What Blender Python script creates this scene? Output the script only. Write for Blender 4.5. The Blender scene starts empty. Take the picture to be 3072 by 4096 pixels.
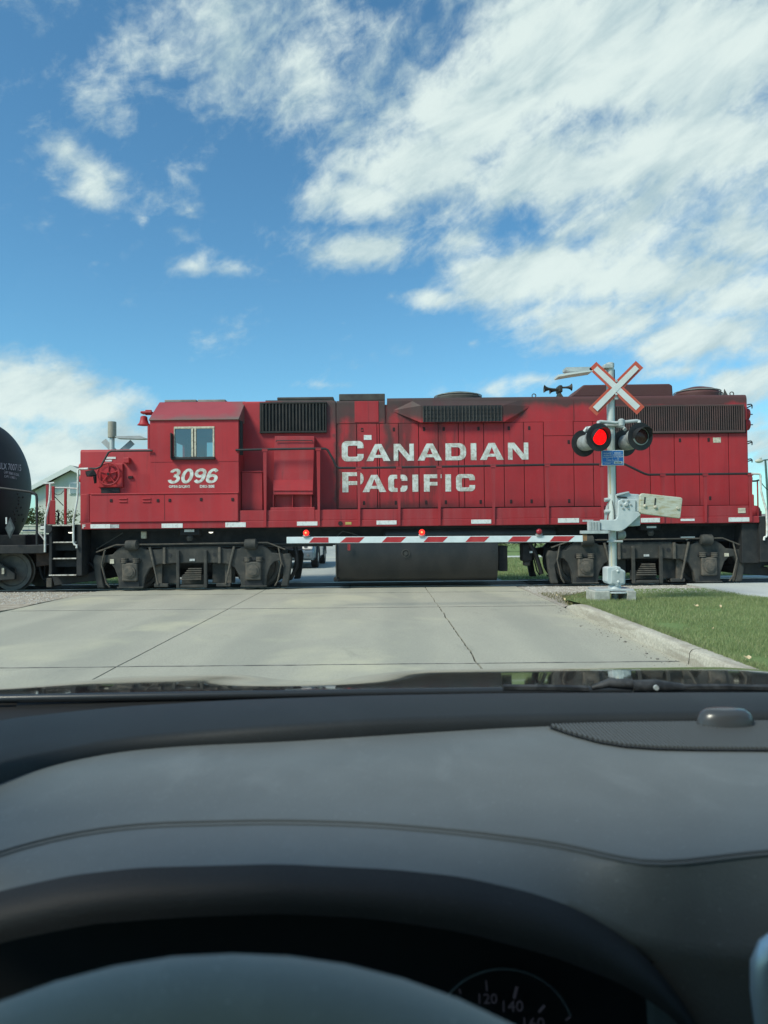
import bpy, bmesh, math, random
from mathutils import Vector, Matrix
random.seed(7)
SC = bpy.context.scene
COL = SC.collection
R = math.radians

# ---------------------------------------------------------------- camera
FPX, CX, CY = 2880.0, 1536.0, 2048.0          # focal length and centre in photo pixels (3072 x 4096)
PITCH, ROLL, EYE = math.atan(64/2880), R(0.57), 1.36
_F = Vector((0, math.cos(PITCH), math.sin(PITCH)))
_u0 = Vector((0, -math.sin(PITCH), math.cos(PITCH)))
_r0 = Vector((1, 0, 0))
_RT = _r0*math.cos(ROLL) - _u0*math.sin(ROLL)
_UP = _u0*math.cos(ROLL) + _r0*math.sin(ROLL)
cam_d = bpy.data.cameras.new('camera')
cam = bpy.data.objects.new('camera', cam_d); COL.objects.link(cam)
cam_d.sensor_fit = 'VERTICAL'; cam_d.sensor_height = 36.0; cam_d.lens = FPX/4096*36.0
cam_d.clip_start = 0.02; cam_d.clip_end = 6000
cam.matrix_world = Matrix(((_RT.x, _UP.x, -_F.x, 0), (_RT.y, _UP.y, -_F.y, 0), (_RT.z, _UP.z, -_F.z, EYE), (0, 0, 0, 1)))
cam_d.dof.use_dof = True; cam_d.dof.focus_distance = 15.0; cam_d.dof.aperture_fstop = 12.0
SC.camera = cam

# ---------------------------------------------------------------- world, sun, exposure
SUN_EL, SUN_AZ = R(47), R(-128)      # azimuth measured from the road direction (+Y) towards +X
SKY_STRENGTH, SUN_STRENGTH, SUN_ANGLE, EXPOSURE = 0.11, 2.9, R(16), 0.5
CLOUD_GAIN = 8.0
wd = bpy.data.worlds.new('World'); SC.world = wd; wd.use_nodes = True
def ray(px, py):
    return (_F*FPX + _RT*(px-CX) - _UP*(py-CY)).normalized()
def build_world():
    nt = wd.node_tree; nt.nodes.clear(); L = nt.links
    def nd(t, **kw):
        n = nt.nodes.new(t)
        for k, v in kw.items(): setattr(n, k, v)
        return n
    def m(op, a, b=None, c=None, clamp=False):
        n = nd('ShaderNodeMath', operation=op, use_clamp=clamp)
        for i, x in enumerate((a, b, c)):
            if x is None: continue
            if isinstance(x, (int, float)): n.inputs[i].default_value = x
            else: L.new(x, n.inputs[i])
        return n.outputs[0]
    out = nd('ShaderNodeOutputWorld'); bg = nd('ShaderNodeBackground')
    sky = nd('ShaderNodeTexSky', sky_type='NISHITA', sun_disc=False)
    sky.sun_elevation = SUN_EL; sky.sun_rotation = SUN_AZ
    sky.air_density = 1.0; sky.dust_density = 0.35; sky.ozone_density = 2.5
    tc = nd('ShaderNodeTexCoord'); sp = nd('ShaderNodeSeparateXYZ'); L.new(tc.outputs['Generated'], sp.inputs[0])
    x, y, z = sp.outputs
    az = m('ARCTAN2', x, y); el = m('ARCSINE', z)
    zz = m('ADD', m('MAXIMUM', z, 0.0), 0.16)
    cb = nd('ShaderNodeCombineXYZ'); L.new(m('DIVIDE', x, zz), cb.inputs[0]); L.new(m('DIVIDE', y, zz), cb.inputs[1])
    def turned(vec, a):
        r_ = nd('ShaderNodeVectorRotate', rotation_type='Z_AXIS'); L.new(vec, r_.inputs['Vector']); r_.inputs['Angle'].default_value = a; return r_.outputs[0]
    def noise(scale, detail, rough, vec, dist=0.0, off=(0, 0, 0), sc=(1, 1, 1), rz=0.0):
        mp = nd('ShaderNodeMapping'); mp.inputs['Location'].default_value = off; mp.inputs['Scale'].default_value = sc
        mp.inputs['Rotation'].default_value = (0, 0, rz)
        L.new(vec, mp.inputs[0])
        n = nd('ShaderNodeTexNoise'); L.new(mp.outputs[0], n.inputs['Vector'])
        n.inputs['Scale'].default_value = scale; n.inputs['Detail'].default_value = detail
        n.inputs['Roughness'].default_value = rough; n.inputs['Distortion'].default_value = dist
        return n.outputs['Fac']
    P = cb.outputs[0]
    # cloud banks in view: (px, py, rx, ry, weight) in the 1659 x 2212 view of the photograph
    banks = [(330, 30, 110, 110, .9), (480, 60, 150, 130, 1.0), (640, 150, 110, 120, .95), (690, 20, 120, 120, .8), (850, 90, 130, 120, .62), (780, 200, 80, 80, .45),
             (215, 205, 85, 55, .85), (140, 330, 55, 50, .75), (205, 400, 60, 60, .8), (395, 390, 32, 26, .66), (345, 432, 26, 26, .6), (410, 455, 55, 38, .78), (395, 510, 42, 32, .72), (430, 365, 40, 14, .5), (305, 470, 20, 16, .5),
             (420, 570, 75, 30, .8), (505, 580, 70, 42, .75), (596, 606, 40, 13, .55),
             (1250, 110, 260, 150, 1.1), (1500, 120, 220, 180, .95), (1050, 260, 210, 120, 1.0), (1420, 330, 300, 120, .95), (900, 350, 190, 80, 1.0), (1180, 370, 200, 90, 1.0),
             (770, 430, 120, 50, .85), (1000, 470, 160, 70, .6), (790, 545, 150, 45, .9), (1000, 520, 120, 50, .7), (1350, 470, 220, 90, .75), (1600, 520, 130, 70, .75),
             (1150, 590, 210, 60, 1.0), (1400, 610, 230, 65, 1.0), (930, 645, 90, 26, .8), (1620, 640, 160, 60, .9), (1300, 690, 190, 55, .95), (1560, 730, 170, 60, 1.0), (1200, 740, 70, 28, .7),
             (1600, 830, 110, 45, .9), (1480, 800, 120, 30, .7), (1160, 820, 80, 18, .55), (1020, 742, 40, 22, .6), (920, 800, 36, 14, .5), (740, 698, 22, 9, .4), (865, 680, 45, 9, .5), (695, 832, 85, 14, .6), (1060, 840, 60, 26, .55),
             (60, 850, 160, 70, 1.0), (180, 880, 150, 50, .9), (60, 980, 260, 70, 1.0), (260, 940, 120, 50, .8), (1640, 960, 60, 80, .7)]
    tot = None
    K = 3072/1659
    ce_ = nd('ShaderNodeCombineXYZ'); L.new(az, ce_.inputs[0]); L.new(el, ce_.inputs[1])
    for (bx, by, rx, ry, w) in banks:
        d = ray(bx*K, by*K); a0 = math.atan2(d.x, d.y); e0 = math.asin(d.z)
        sa = rx*K/FPX/math.cos(e0)*1.72; se = ry*K/FPX*1.72
        mp = nd('ShaderNodeMapping'); L.new(ce_.outputs[0], mp.inputs[0])
        mp.inputs['Scale'].default_value = (1/sa, 1/se, 0); mp.inputs['Location'].default_value = (-a0/sa, -e0/se, 0)
        gr = nd('ShaderNodeTexGradient', gradient_type='SPHERICAL'); L.new(mp.outputs[0], gr.inputs[0])
        g = m('MULTIPLY', gr.outputs['Fac'], w*(1.6 if (bx > 740 and rx > 70 and by > 90) or by > 840 else 1.1 if rx > 100 else 1.12))
        tot = g if tot is None else m('SMOOTH_MAX', tot, g, .28)
    # everywhere else: the same kind of broken cloud, spread by a coarse noise
    inf = m('MULTIPLY', m('LESS_THAN', m('ABSOLUTE', az), 0.62), m('LESS_THAN', el, 0.70))
    wide = m('MULTIPLY', m('SUBTRACT', noise(0.55, 2, .5, P, off=(4.3, 1.2, 0)), 0.22), 1.7)
    cov = m('ADD', m('MULTIPLY', tot, inf), m('MULTIPLY', wide, m('SUBTRACT', 1.0, inf)))
    n1 = noise(2.4, 8, .56, P, .35, (1.7, 3.1, 0), (1.0, .72, 1), R(28))
    n2 = noise(1.0, 8, .60, turned(ce_.outputs[0], R(-23)), .4, (7.7, 2.1, 0), (6.5, 14.0, 1))
    n3 = noise(1.0, 6, .62, turned(ce_.outputs[0], R(-23)), .3, (3.3, 8.1, 0), (30.0, 40.0, 1))
    fb = m('ADD', m('ADD', m('MULTIPLY', n1, 0.30), m('MULTIPLY', n2, 0.44)), m('MULTIPLY', n3, .26))
    raw = m('ADD', m('MULTIPLY', cov, 0.80), m('MULTIPLY', m('SUBTRACT', fb, 0.5), 3.0))
    mr = nd('ShaderNodeMapRange', interpolation_type='SMOOTHSTEP'); L.new(raw, mr.inputs[0])
    mr.inputs[1].default_value = 0.27; mr.inputs[2].default_value = 0.98
    dens = m('MULTIPLY', mr.outputs[0], m('GREATER_THAN', z, -0.02))
    mr2 = nd('ShaderNodeMapRange', interpolation_type='SMOOTHSTEP')
    n4 = noise(1.0, 7, .60, turned(ce_.outputs[0], R(-23)), .3, (1.2, 4.4, 0), (6.0, 17.0, 1))
    L.new(m('ADD', m('MULTIPLY', raw, .16), n4), mr2.inputs[0]); mr2.inputs[1].default_value = 0.40; mr2.inputs[2].default_value = 0.80
    cc = nd('ShaderNodeMix', data_type='RGBA'); L.new(mr2.outputs[0], cc.inputs['Factor'])
    cc.inputs['A'].default_value = (.40*CLOUD_GAIN, .51*CLOUD_GAIN, .55*CLOUD_GAIN, 1); cc.inputs['B'].default_value = (.68*CLOUD_GAIN, .75*CLOUD_GAIN, .73*CLOUD_GAIN, 1)
    # clear sky: nishita, tinted a little
    tint = nd('ShaderNodeMix', data_type='RGBA', blend_type='MULTIPLY'); tint.inputs['Factor'].default_value = 1
    L.new(sky.outputs[0], tint.inputs['A']); tint.inputs['B'].default_value = (.60, .97, 1.03, 1)
    fin = nd('ShaderNodeMix', data_type='RGBA'); L.new(m('MULTIPLY', dens, .96), fin.inputs['Factor'])
    L.new(tint.outputs['Result'], fin.inputs['A']); L.new(cc.outputs['Result'], fin.inputs['B'])
    L.new(fin.outputs['Result'], bg.inputs[0]); bg.inputs[1].default_value = SKY_STRENGTH
    L.new(bg.outputs[0], out.inputs[0])
build_world()
sl = bpy.data.lights.new('sun', 'SUN'); sl.energy = SUN_STRENGTH; sl.angle = SUN_ANGLE; sl.color = (1.0, .93, .79)
so = bpy.data.objects.new('sun', sl); COL.objects.link(so); so.location = (0, 0, 60)
_sd = Vector((math.sin(SUN_AZ)*math.cos(SUN_EL), math.cos(SUN_AZ)*math.cos(SUN_EL), math.sin(SUN_EL)))
so.rotation_euler = _sd.to_track_quat('Z', 'Y').to_euler()
SC.view_settings.view_transform = 'Standard'; SC.view_settings.look = 'None'
SC.view_settings.gamma = 1.0; SC.view_settings.use_curve_mapping = False; SC.view_settings.exposure = EXPOSURE
SC.cycles.use_denoising = True
SC.cycles.transparent_max_bounces = 12; SC.cycles.max_bounces = 5; SC.cycles.diffuse_bounces = 3; SC.cycles.glossy_bounces = 3; SC.cycles.caustics_reflective = False; SC.cycles.caustics_refractive = False
wd.cycles.sampling_method = 'MANUAL'; wd.cycles.sample_map_resolution = 512

# ---------------------------------------------------------------- pixel -> place
CROPS = {'A': (0, 1500, 2.07375), 'B': (500, 1500, 1.84333), 'C': (1300, 1500, 1.84333), 'D': (2150, 1400, 1.79935), 'E': (0, 1650, 2.765),
         'F': (350, 2080, 1.84333), 'G': (1150, 2080, 1.659), 'H': (2050, 2080, 1.62329), 'I': (2200, 1400, 2.765), 'J': (550, 1560, 3.318),
         'K': (1900, 1540, 2.765), 'L': (2450, 1540, 2.6672), 'M': (900, 1560, 3.318), 'N': (2380, 1880, 3.95), 'O': (1130, 2120, 5.53),
         'P': (1950, 2130, 5.53), 'Q': (2872, 1750, 3.405), 'R': (0, 2280, 2.765), 'S': (2100, 2320, 1.70679), 'T': (0, 2600, .54004),
         'V': (2150, 1500, 11.06), 'W': (0, 0, 1.0)}
def pix(c, x, y):
    a, b, s = CROPS[c]; return a + x/s, b + y/s
def at(c, x, y, Y):
    """the place at distance Y along the road whose picture is this photo pixel"""
    d = ray(*pix(c, x, y)); t = Y/d.y
    return Vector((d.x*t, Y, EYE + d.z*t))
def xa(c, x, y, Y): return at(c, x, y, Y).x
def za(c, x, y, Y): return at(c, x, y, Y).z
def gnd(c, x, y, z=0.0):
    """the place on the level z under this photo pixel"""
    d = ray(*pix(c, x, y)); t = (z-EYE)/d.z
    return Vector((d.x*t, d.y*t, z))

# ---------------------------------------------------------------- mesh helpers
WL = {}
class MB:
    def __init__(s): s.v = []; s.f = []
    def add(s, vs, fs):
        o = len(s.v); s.v += [tuple(p) for p in vs]; s.f += [tuple(i+o for i in f) for f in fs]; return s
    def box(s, x0, x1, y0, y1, z0, z1):
        if x0 > x1: x0, x1 = x1, x0
        if y0 > y1: y0, y1 = y1, y0
        if z0 > z1: z0, z1 = z1, z0
        return s.add([(x0, y0, z0), (x1, y0, z0), (x1, y1, z0), (x0, y1, z0), (x0, y0, z1), (x1, y0, z1), (x1, y1, z1), (x0, y1, z1)],
                     [(0, 3, 2, 1), (4, 5, 6, 7), (0, 1, 5, 4), (1, 2, 6, 5), (2, 3, 7, 6), (3, 0, 4, 7)])
    def prism(s, poly, y0, y1):
        """poly of (x, z) pushed from y0 (near) to y1 (far)"""
        a = sum(poly[i][0]*poly[(i+1) % len(poly)][1]-poly[(i+1) % len(poly)][0]*poly[i][1] for i in range(len(poly)))
        if a < 0: poly = poly[::-1]
        n = len(poly)
        return s.add([(x, y0, z) for x, z in poly]+[(x, y1, z) for x, z in poly],
                     [tuple(range(n)), tuple(range(2*n-1, n-1, -1))]+[(i, n+i, n+(i+1) % n, (i+1) % n) for i in range(n)])
    def slab(s, poly, z0, z1):
        """poly of (x, y) raised from z0 to z1"""
        a = sum(poly[i][0]*poly[(i+1) % len(poly)][1]-poly[(i+1) % len(poly)][0]*poly[i][1] for i in range(len(poly)))
        if a < 0: poly = poly[::-1]
        n = len(poly)
        return s.add([(x, y, z1) for x, y in poly]+[(x, y, z0) for x, y in poly],
                     [tuple(range(n)), tuple(range(2*n-1, n-1, -1))]+[(i, n+i, n+(i+1) % n, (i+1) % n) for i in range(n)])
    def tube(s, pts, r, n=8, closed=False):
        pts = [Vector(p) for p in pts]; rs = r if isinstance(r, (list, tuple)) else [r]*len(pts)
        m = len(pts); rings = []; up = None
        for i, p in enumerate(pts):
            a = pts[i-1] if (i > 0 or closed) else p; b = pts[(i+1) % m] if (i < m-1 or closed) else p
            t = (b-a).normalized()
            if up is None:
                up = Vector((0, 0, 1)) if abs(t.z) < .9 else Vector((0, 1, 0))
            e = (up - t*up.dot(t))
            if e.length < 1e-6: e = Vector((1, 0, 0)) - t*t.x
            e.normalize(); up = e; g = t.cross(e)
            rings.append([p + (e*math.cos(k*2*math.pi/n) + g*math.sin(k*2*math.pi/n))*rs[i] for k in range(n)])
        vs = [q for rg in rings for q in rg]; fs = []
        for i in range(m if closed else m-1):
            j = (i+1) % m
            for k in range(n):
                fs.append((i*n+k, i*n+(k+1) % n, j*n+(k+1) % n, j*n+k))
        if not closed:
            fs.append(tuple(range(n-1, -1, -1))); fs.append(tuple(range((m-1)*n, m*n)))
        return s.add(vs, fs)
    def lathe(s, prof, org, axis, n=24, a0=0.0, a1=2*math.pi, cap=True):
        """prof of (radius, distance along the axis)"""
        org = Vector(org); t = Vector(axis).normalized()
        e = Vector((0, 0, 1)) if abs(t.z) < .9 else Vector((0, 1, 0))
        e = (e - t*e.dot(t)).normalized(); g = t.cross(e); full = abs(a1-a0-2*math.pi) < 1e-6
        vs = []; fs = []; m = n if full else n+1
        for (r, d) in prof:
            for k in range(m):
                a = a0+(a1-a0)*k/n
                vs.append(org + t*d + (e*math.cos(a)+g*math.sin(a))*max(r, 1e-4))
        for i in range(len(prof)-1):
            for k in range(n):
                k2 = (k+1) % m
                fs.append((i*m+k, i*m+k2, (i+1)*m+k2, (i+1)*m+k))
        if full and cap:
            fs.append(tuple(range(m-1, -1, -1))); fs.append(tuple(range((len(prof)-1)*m, len(prof)*m)))
        return s.add(vs, fs)
    def hull(s, pts):
        bm = bmesh.new()
        for p in pts: bm.verts.new(p)
        bmesh.ops.convex_hull(bm, input=bm.verts[:])
        for v in [v for v in bm.verts if not v.link_faces]: bm.verts.remove(v)
        bm.verts.index_update()
        s.add([v.co[:] for v in bm.verts], [[v.index for v in f.verts] for f in bm.faces]); bm.free(); return s
    def grid(s, rows):
        n = len(rows[0]); vs = [p for r in rows for p in r]
        return s.add(vs, [(i*n+k, i*n+k+1, (i+1)*n+k+1, (i+1)*n+k) for i in range(len(rows)-1) for k in range(n-1)])
    def build(s, name, mat, parent=None, smooth=None, bevel=0.0, seg=2, **props):
        me = bpy.data.meshes.new(name)
        c = Vector([(min(p[i] for p in s.v)+max(p[i] for p in s.v))/2 for i in range(3)])
        me.from_pydata([tuple(Vector(p)-c) for p in s.v], [], s.f); me.update()
        return finish(me, c, name, mat, parent, smooth, bevel, seg, props)
def finish(me, c, name, mat, parent, smooth=None, bevel=0.0, seg=2, props={}):
    if mat: me.materials.append(mat)
    if smooth:
        for p in me.polygons: p.use_smooth = True
        me.set_sharp_from_angle(angle=R(smooth))
    o = bpy.data.objects.new(name, me); COL.objects.link(o); place(o, c, parent)
    if bevel:
        b = o.modifiers.new('bevel', 'BEVEL'); b.width = bevel; b.segments = seg; b.limit_method = 'ANGLE'; b.angle_limit = R(40)
    for k, v in props.items(): o[k] = v
    return o
def place(o, c, parent=None):
    c = Vector(c); WL[o.name] = c.copy()
    if parent is not None:
        o.parent = parent; o.location = c - WL[parent.name]
    else: o.location = c
def empty(name, loc, label=None, category=None, group=None, parent=None):
    o = bpy.data.objects.new(name, None); COL.objects.link(o); place(o, loc, parent); o.empty_display_size = .2
    if label: o['label'] = label
    if category: o['category'] = category
    if group: o['group'] = group
    return o
def copy_tree(o, loc=None, parent=None):
    c = o.copy(); COL.objects.link(c); c.parent = parent
    if loc is not None: c.location = loc
    WL[c.name] = Vector(c.location) + (WL[parent.name] if parent else Vector())
    for ch in list(o.children): copy_tree(ch, None, c)
    return c
def flat_shape(splines, fit, Y, thick, name, mat, parent, warp=None):
    """closed outlines (even-odd) as one thin raised mesh; fit = (x0, x1, z0, z1) or None"""
    cu = bpy.data.curves.new('tmp', 'CURVE'); cu.dimensions = '2D'; cu.fill_mode = 'BOTH'; cu.extrude = .5
    for pts in splines:
        sp = cu.splines.new('POLY'); sp.points.add(len(pts)-1)
        for q, p in zip(sp.points, pts): q.co = (p[0], p[1], 0, 1)
        sp.use_cyclic_u = True
    return from_curve(cu, fit, Y, thick, name, mat, parent, warp)
def from_curve(cu, fit, Y, thick, name, mat, parent, warp=None):
    ob = bpy.data.objects.new('tmp', cu); COL.objects.link(ob)
    bpy.context.view_layer.update()
    dg = bpy.context.evaluated_depsgraph_get()
    me = bpy.data.meshes.new_from_object(ob.evaluated_get(dg))
    bpy.data.objects.remove(ob); bpy.data.curves.remove(cu)
    vs = [v.co.copy() for v in me.vertices]
    a0 = min(v.x for v in vs); a1 = max(v.x for v in vs); b0 = min(v.y for v in vs); b1 = max(v.y for v in vs)
    zc = (min(v.z for v in vs)+max(v.z for v in vs))/2
    x0, x1, z0, z1 = fit if fit else (a0, a1, b0, b1)
    out = []
    for v in vs:
        X = x0+(v.x-a0)/(a1-a0)*(x1-x0); Z = z0+(v.y-b0)/(b1-b0)*(z1-z0)
        yy = warp(X, Z) if warp else Y
        out.append(Vector((X, yy - (thick if v.z > zc else 0), Z)))
    c = Vector([(min(p[i] for p in out)+max(p[i] for p in out))/2 for i in range(3)])
    for v, p in zip(me.vertices, out): v.co = p-c
    me.materials.clear(); me.name = name
    return finish(me, c, name, mat, parent)
def text(body, fit, Y, mat, parent, name='lettering', bold=.02, shear=0.0, thick=.003, warp=None, spacing=1.0):
    cu = bpy.data.curves.new('tmp', 'FONT'); cu.body = body; cu.size = 1; cu.offset = bold; cu.shear = shear; cu.extrude = .5
    cu.space_character = spacing; cu.resolution_u = 3; cu.align_x = 'CENTER'
    return from_curve(cu, fit, Y, thick, name, mat, parent, warp)

# ---------------------------------------------------------------- materials
class NT:
    def __init__(s, name):
        s.m = bpy.data.materials.new(name); s.m.use_nodes = True; s.t = s.m.node_tree; s.t.nodes.clear()
        s.out = s.nd('ShaderNodeOutputMaterial'); s.b = s.nd('ShaderNodeBsdfPrincipled'); s.lk(s.b.outputs[0], s.out.inputs[0])
        s._pos = None
    def nd(s, t, **kw):
        n = s.t.nodes.new(t)
        for k, v in kw.items(): setattr(n, k, v)
        return n
    def lk(s, a, b): s.t.links.new(a, b)
    def val(s, inp, v):
        if isinstance(v, (int, float)): inp.default_value = v
        elif isinstance(v, tuple): inp.default_value = v if len(v) == 4 or inp.type == 'VECTOR' else (*v, 1)
        else: s.lk(v, inp)
    def pos(s):
        if s._pos is None: s._pos = s.nd('ShaderNodeNewGeometry').outputs['Position']
        return s._pos
    def xyz(s):
        n = s.nd('ShaderNodeSeparateXYZ'); s.lk(s.pos(), n.inputs[0]); return n.outputs
    def math(s, op, a, b=0.0, c=None, clamp=False):
        n = s.nd('ShaderNodeMath', operation=op, use_clamp=clamp); s.val(n.inputs[0], a); s.val(n.inputs[1], b)
        if c is not None: s.val(n.inputs[2], c)
        return n.outputs[0]
    def noise(s, scale, detail=4, rough=.55, sc=(1, 1, 1), dist=0, off=(0, 0, 0)):
        mp = s.nd('ShaderNodeMapping'); s.lk(s.pos(), mp.inputs[0]); mp.inputs['Scale'].default_value = sc; mp.inputs['Location'].default_value = off
        n = s.nd('ShaderNodeTexNoise'); s.lk(mp.outputs[0], n.inputs['Vector'])
        for k, v in (('Scale', scale), ('Detail', detail), ('Roughness', rough), ('Distortion', dist)): n.inputs[k].default_value = v
        return n.outputs['Fac']
    def ramp(s, v, a, b, smooth=True):
        n = s.nd('ShaderNodeMapRange', interpolation_type='SMOOTHSTEP' if smooth else 'LINEAR'); s.val(n.inputs[0], v)
        n.inputs[1].default_value = a; n.inputs[2].default_value = b; return n.outputs[0]
    def mix(s, f, a, b, mode='MIX'):
        n = s.nd('ShaderNodeMix', data_type='RGBA', blend_type=mode); s.val(n.inputs['Factor'], f); s.val(n.inputs['A'], a); s.val(n.inputs['B'], b)
        return n.outputs['Result']
    def bump(s, h, strength, dist=.01):
        n = s.nd('ShaderNodeBump'); n.inputs['Strength'].default_value = strength; n.inputs['Distance'].default_value = dist
        s.lk(h, n.inputs['Height']); s.lk(n.outputs[0], s.b.inputs['Normal'])
    def set(s, **kw):
        names = {'base': 'Base Color', 'rough': 'Roughness', 'metal': 'Metallic', 'spec': 'Specular IOR Level', 'coat': 'Coat Weight', 'coat_rough': 'Coat Roughness', 'emit': 'Emission Color', 'estr': 'Emission Strength', 'alpha': 'Alpha'}
        for k, v in kw.items(): s.val(s.b.inputs[names[k]], v)
        return s
def M(name, c1, c2=None, scale=6.0, rough=.6, metal=0.0, bump=0.0, bscale=60.0, spec=.4, coat=0.0, lo=.38, hi=.66, sc=(1, 1, 1), detail=5):
    n = NT(name)
    if c2:
        f = n.ramp(n.noise(scale, detail, .6, sc), lo, hi); n.set(base=n.mix(f, c1, c2))
    else: n.set(base=c1)
    n.set(rough=rough, metal=metal, spec=spec, coat=coat)
    if bump: n.bump(n.noise(bscale, 4), bump, .004)
    return n.m

def red_paint(name, soot=True, dust=.5, tone=1.0):
    n = NT(name); x, y, z = n.xyz()
    base = n.mix(n.ramp(n.noise(1.3, 5, .6), .3, .7), (.440*tone, .0245*tone, .0320*tone), (.365*tone, .0195*tone, .0275*tone))
    base = n.mix(n.math('MULTIPLY', n.ramp(n.noise(26, 3, .6), .42, .72), .22), base, (.33*tone, .045*tone, .055*tone))
    # chalky dust, heavier in vertical streaks
    streak = n.ramp(n.noise(1.6, 6, .62, (3.2, 3.2, .22)), .40, .78)
    base = n.mix(n.math('MULTIPLY', streak, .26*dust), base, (.30, .11, .115))
    patch = n.ramp(n.noise(.55, 4, .5, (1, 1, .7), 0, (3, 1, 0)), .35, .7)
    base = n.mix(n.math('MULTIPLY', patch, .16*dust), base, (.27, .085, .095))
    # drips of grime running down
    drip = n.math('MULTIPLY', n.ramp(n.noise(5.0, 5, .7, (2.2, 2.2, .10), .3), .56, .76), .45*dust)
    base = n.mix(drip, base, (.050, .022, .024))
    if soot:
        # exhaust soot: along the roof line, round the stack and the louvres, on the brake blister, and in runs down the doors
        nz = n.math('MULTIPLY', n.math('SUBTRACT', n.noise(1.1, 6, .62, (1, 1, .6)), .5), .55); nx = n.math('MULTIPLY', n.math('SUBTRACT', n.noise(2.3, 6, .62, off=(9, 4, 2)), .5), .55)
        zz = n.math('ADD', z, nz); xx = n.math('ADD', x, nx)
        def zone(x0, x1, z0, z1, soft=.16):
            f = n.math('MULTIPLY', n.ramp(xx, x0-soft, x0+soft), n.math('SUBTRACT', 1.0, n.ramp(xx, x1-soft, x1+soft)))
            return n.math('MULTIPLY', f, n.math('MULTIPLY', n.ramp(zz, z0-soft, z0+soft), n.math('SUBTRACT', 1.0, n.ramp(z, z1-.03, z1+.03))))
        SOOT = (.060, .040, .037)
        for (zn, k) in ((zone(-2.3, 9, 4.13, 9, .07), .90), (zone(-2.75, -1.0, 3.72, 9), .78), (zone(-1.25, .10, 3.86, 9, .10), .92), (zone(.10, 1.2, 3.98, 9, .12), .75), (zone(.30, 3.25, 3.82, 9, .10), .93), (zone(3.0, 4.1, 4.02, 9, .14), .5), (zone(.0, .22, 2.75, 4.2, .10), .85), (zone(-.78, -.58, 3.25, 4.0, .12), .75), (zone(-1.12, -1.0, 1.9, 3.95, .05), .8), (zone(.30, .52, 3.0, 3.8, .10), .45)):
            base = n.mix(n.math('MULTIPLY', zn, k), base, SOOT)
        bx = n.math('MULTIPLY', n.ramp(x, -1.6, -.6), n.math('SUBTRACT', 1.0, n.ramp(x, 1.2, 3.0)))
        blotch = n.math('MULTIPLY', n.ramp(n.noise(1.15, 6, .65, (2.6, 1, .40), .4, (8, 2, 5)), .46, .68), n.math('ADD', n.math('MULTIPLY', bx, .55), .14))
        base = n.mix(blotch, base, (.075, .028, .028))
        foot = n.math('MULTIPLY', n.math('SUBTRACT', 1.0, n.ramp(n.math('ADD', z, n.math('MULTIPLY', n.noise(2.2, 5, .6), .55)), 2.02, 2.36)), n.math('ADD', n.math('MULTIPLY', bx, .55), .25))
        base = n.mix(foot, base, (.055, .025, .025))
    n.set(base=base, rough=n.math('ADD', .42, n.math('MULTIPLY', n.noise(3, 4), .25)), spec=.35)
    n.bump(n.noise(2.2, 4, .5), .16, .03)
    return n.m
RED = red_paint('red_paint'); RED_CLEAN = red_paint('red_panel_paint', False, .8, .95); RED_CAB = red_paint('red_cab_paint', False, .75, 1.02); RED_SILL = red_paint('red_sill_paint', False, 1.3, .85)
def letter_white():
    n = NT('letter_white')
    b = n.mix(n.ramp(n.noise(7, 6, .7), .42, .60), (.70, .73, .70), (.47, .46, .41))
    b = n.mix(n.math('MULTIPLY', n.ramp(n.noise(19, 6, .72, off=(2, 0, 4)), .56, .66), .7), b, (.30, .27, .22))
    b = n.mix(n.math('MULTIPLY', n.ramp(n.noise(4.0, 5, .7, (2.4, 2.4, .14), .3), .56, .74), .5), b, (.18, .12, .11))
    n.set(base=b, rough=.6, spec=.3); return n.m
LETTER = letter_white()
REFLECT = M('reflective_white', (.72, .75, .74), (.48, .48, .46), 14, .5, lo=.45, hi=.75)
CREAM = M('cream_frame', (.62, .58, .46), (.42, .38, .30), 20, .55)
TRUCK = M('truck_grime', (.046, .048, .046), (.088, .082, .072), 5, .8, bump=.35, bscale=40, spec=.25, lo=.42, hi=.74)
TRUCK_RUST = M('truck_rust', (.085, .082, .073), (.135, .118, .098), 9, .85, bump=.3, bscale=50, spec=.2)
UNDER = M('underframe_black', (.012, .014, .016), (.026, .026, .027), 4, .8, spec=.2)
TANKBLK = M('fuel_tank_black', (.013, .015, .016), (.026, .025, .025), 2.0, .45, bump=.12, bscale=3, spec=.45, sc=(1, 1, .5))
LOUVER = M('louver_grime', (.024, .027, .027), (.045, .042, .040), 3, .75, spec=.25)
RADIATOR = M('radiator_grime', (.085, .060, .058), (.115, .068, .066), 2.5, .8, spec=.2)
SOOTROOF = M('soot_roof', (.085, .080, .072), (.055, .048, .045), 2.2, .75, spec=.25)
ROOFGREY = M('roof_grey', (.30, .31, .29), (.18, .18, .16), 3, .7)
RAIL_BLK = M('handrail_dark', (.022, .022, .024), None, rough=.5)
WHITE_RAIL = M('handrail_white', (.70, .72, .69), (.52, .50, .45), 12, .55)
STEEL = M('wheel_steel', (.13, .125, .118), (.18, .165, .145), 8, .6, metal=.3)
TREAD = M('wheel_tread', (.30, .30, .29), None, rough=.35, metal=.9)
STEPDARK = M('step_black', (.016, .018, .020), (.028, .028, .028), 6, .7)
EDGEWHITE = M('step_edge', (.62, .58, .52), (.30, .26, .22), 18, .6)
YELLOW = M('yellow_tag', (.42, .34, .10), None, rough=.6)
HOSE = M('rubber_hose', (.014, .014, .015), None, rough=.6)
RUST = M('coupler_rust', (.050, .038, .034), (.090, .060, .050), 8, .85)
TANKCAR = M('tank_car_black', (.009, .011, .014), (.017, .020, .024), 1.6, .55, bump=.15, bscale=1.6, spec=.28)
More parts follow.
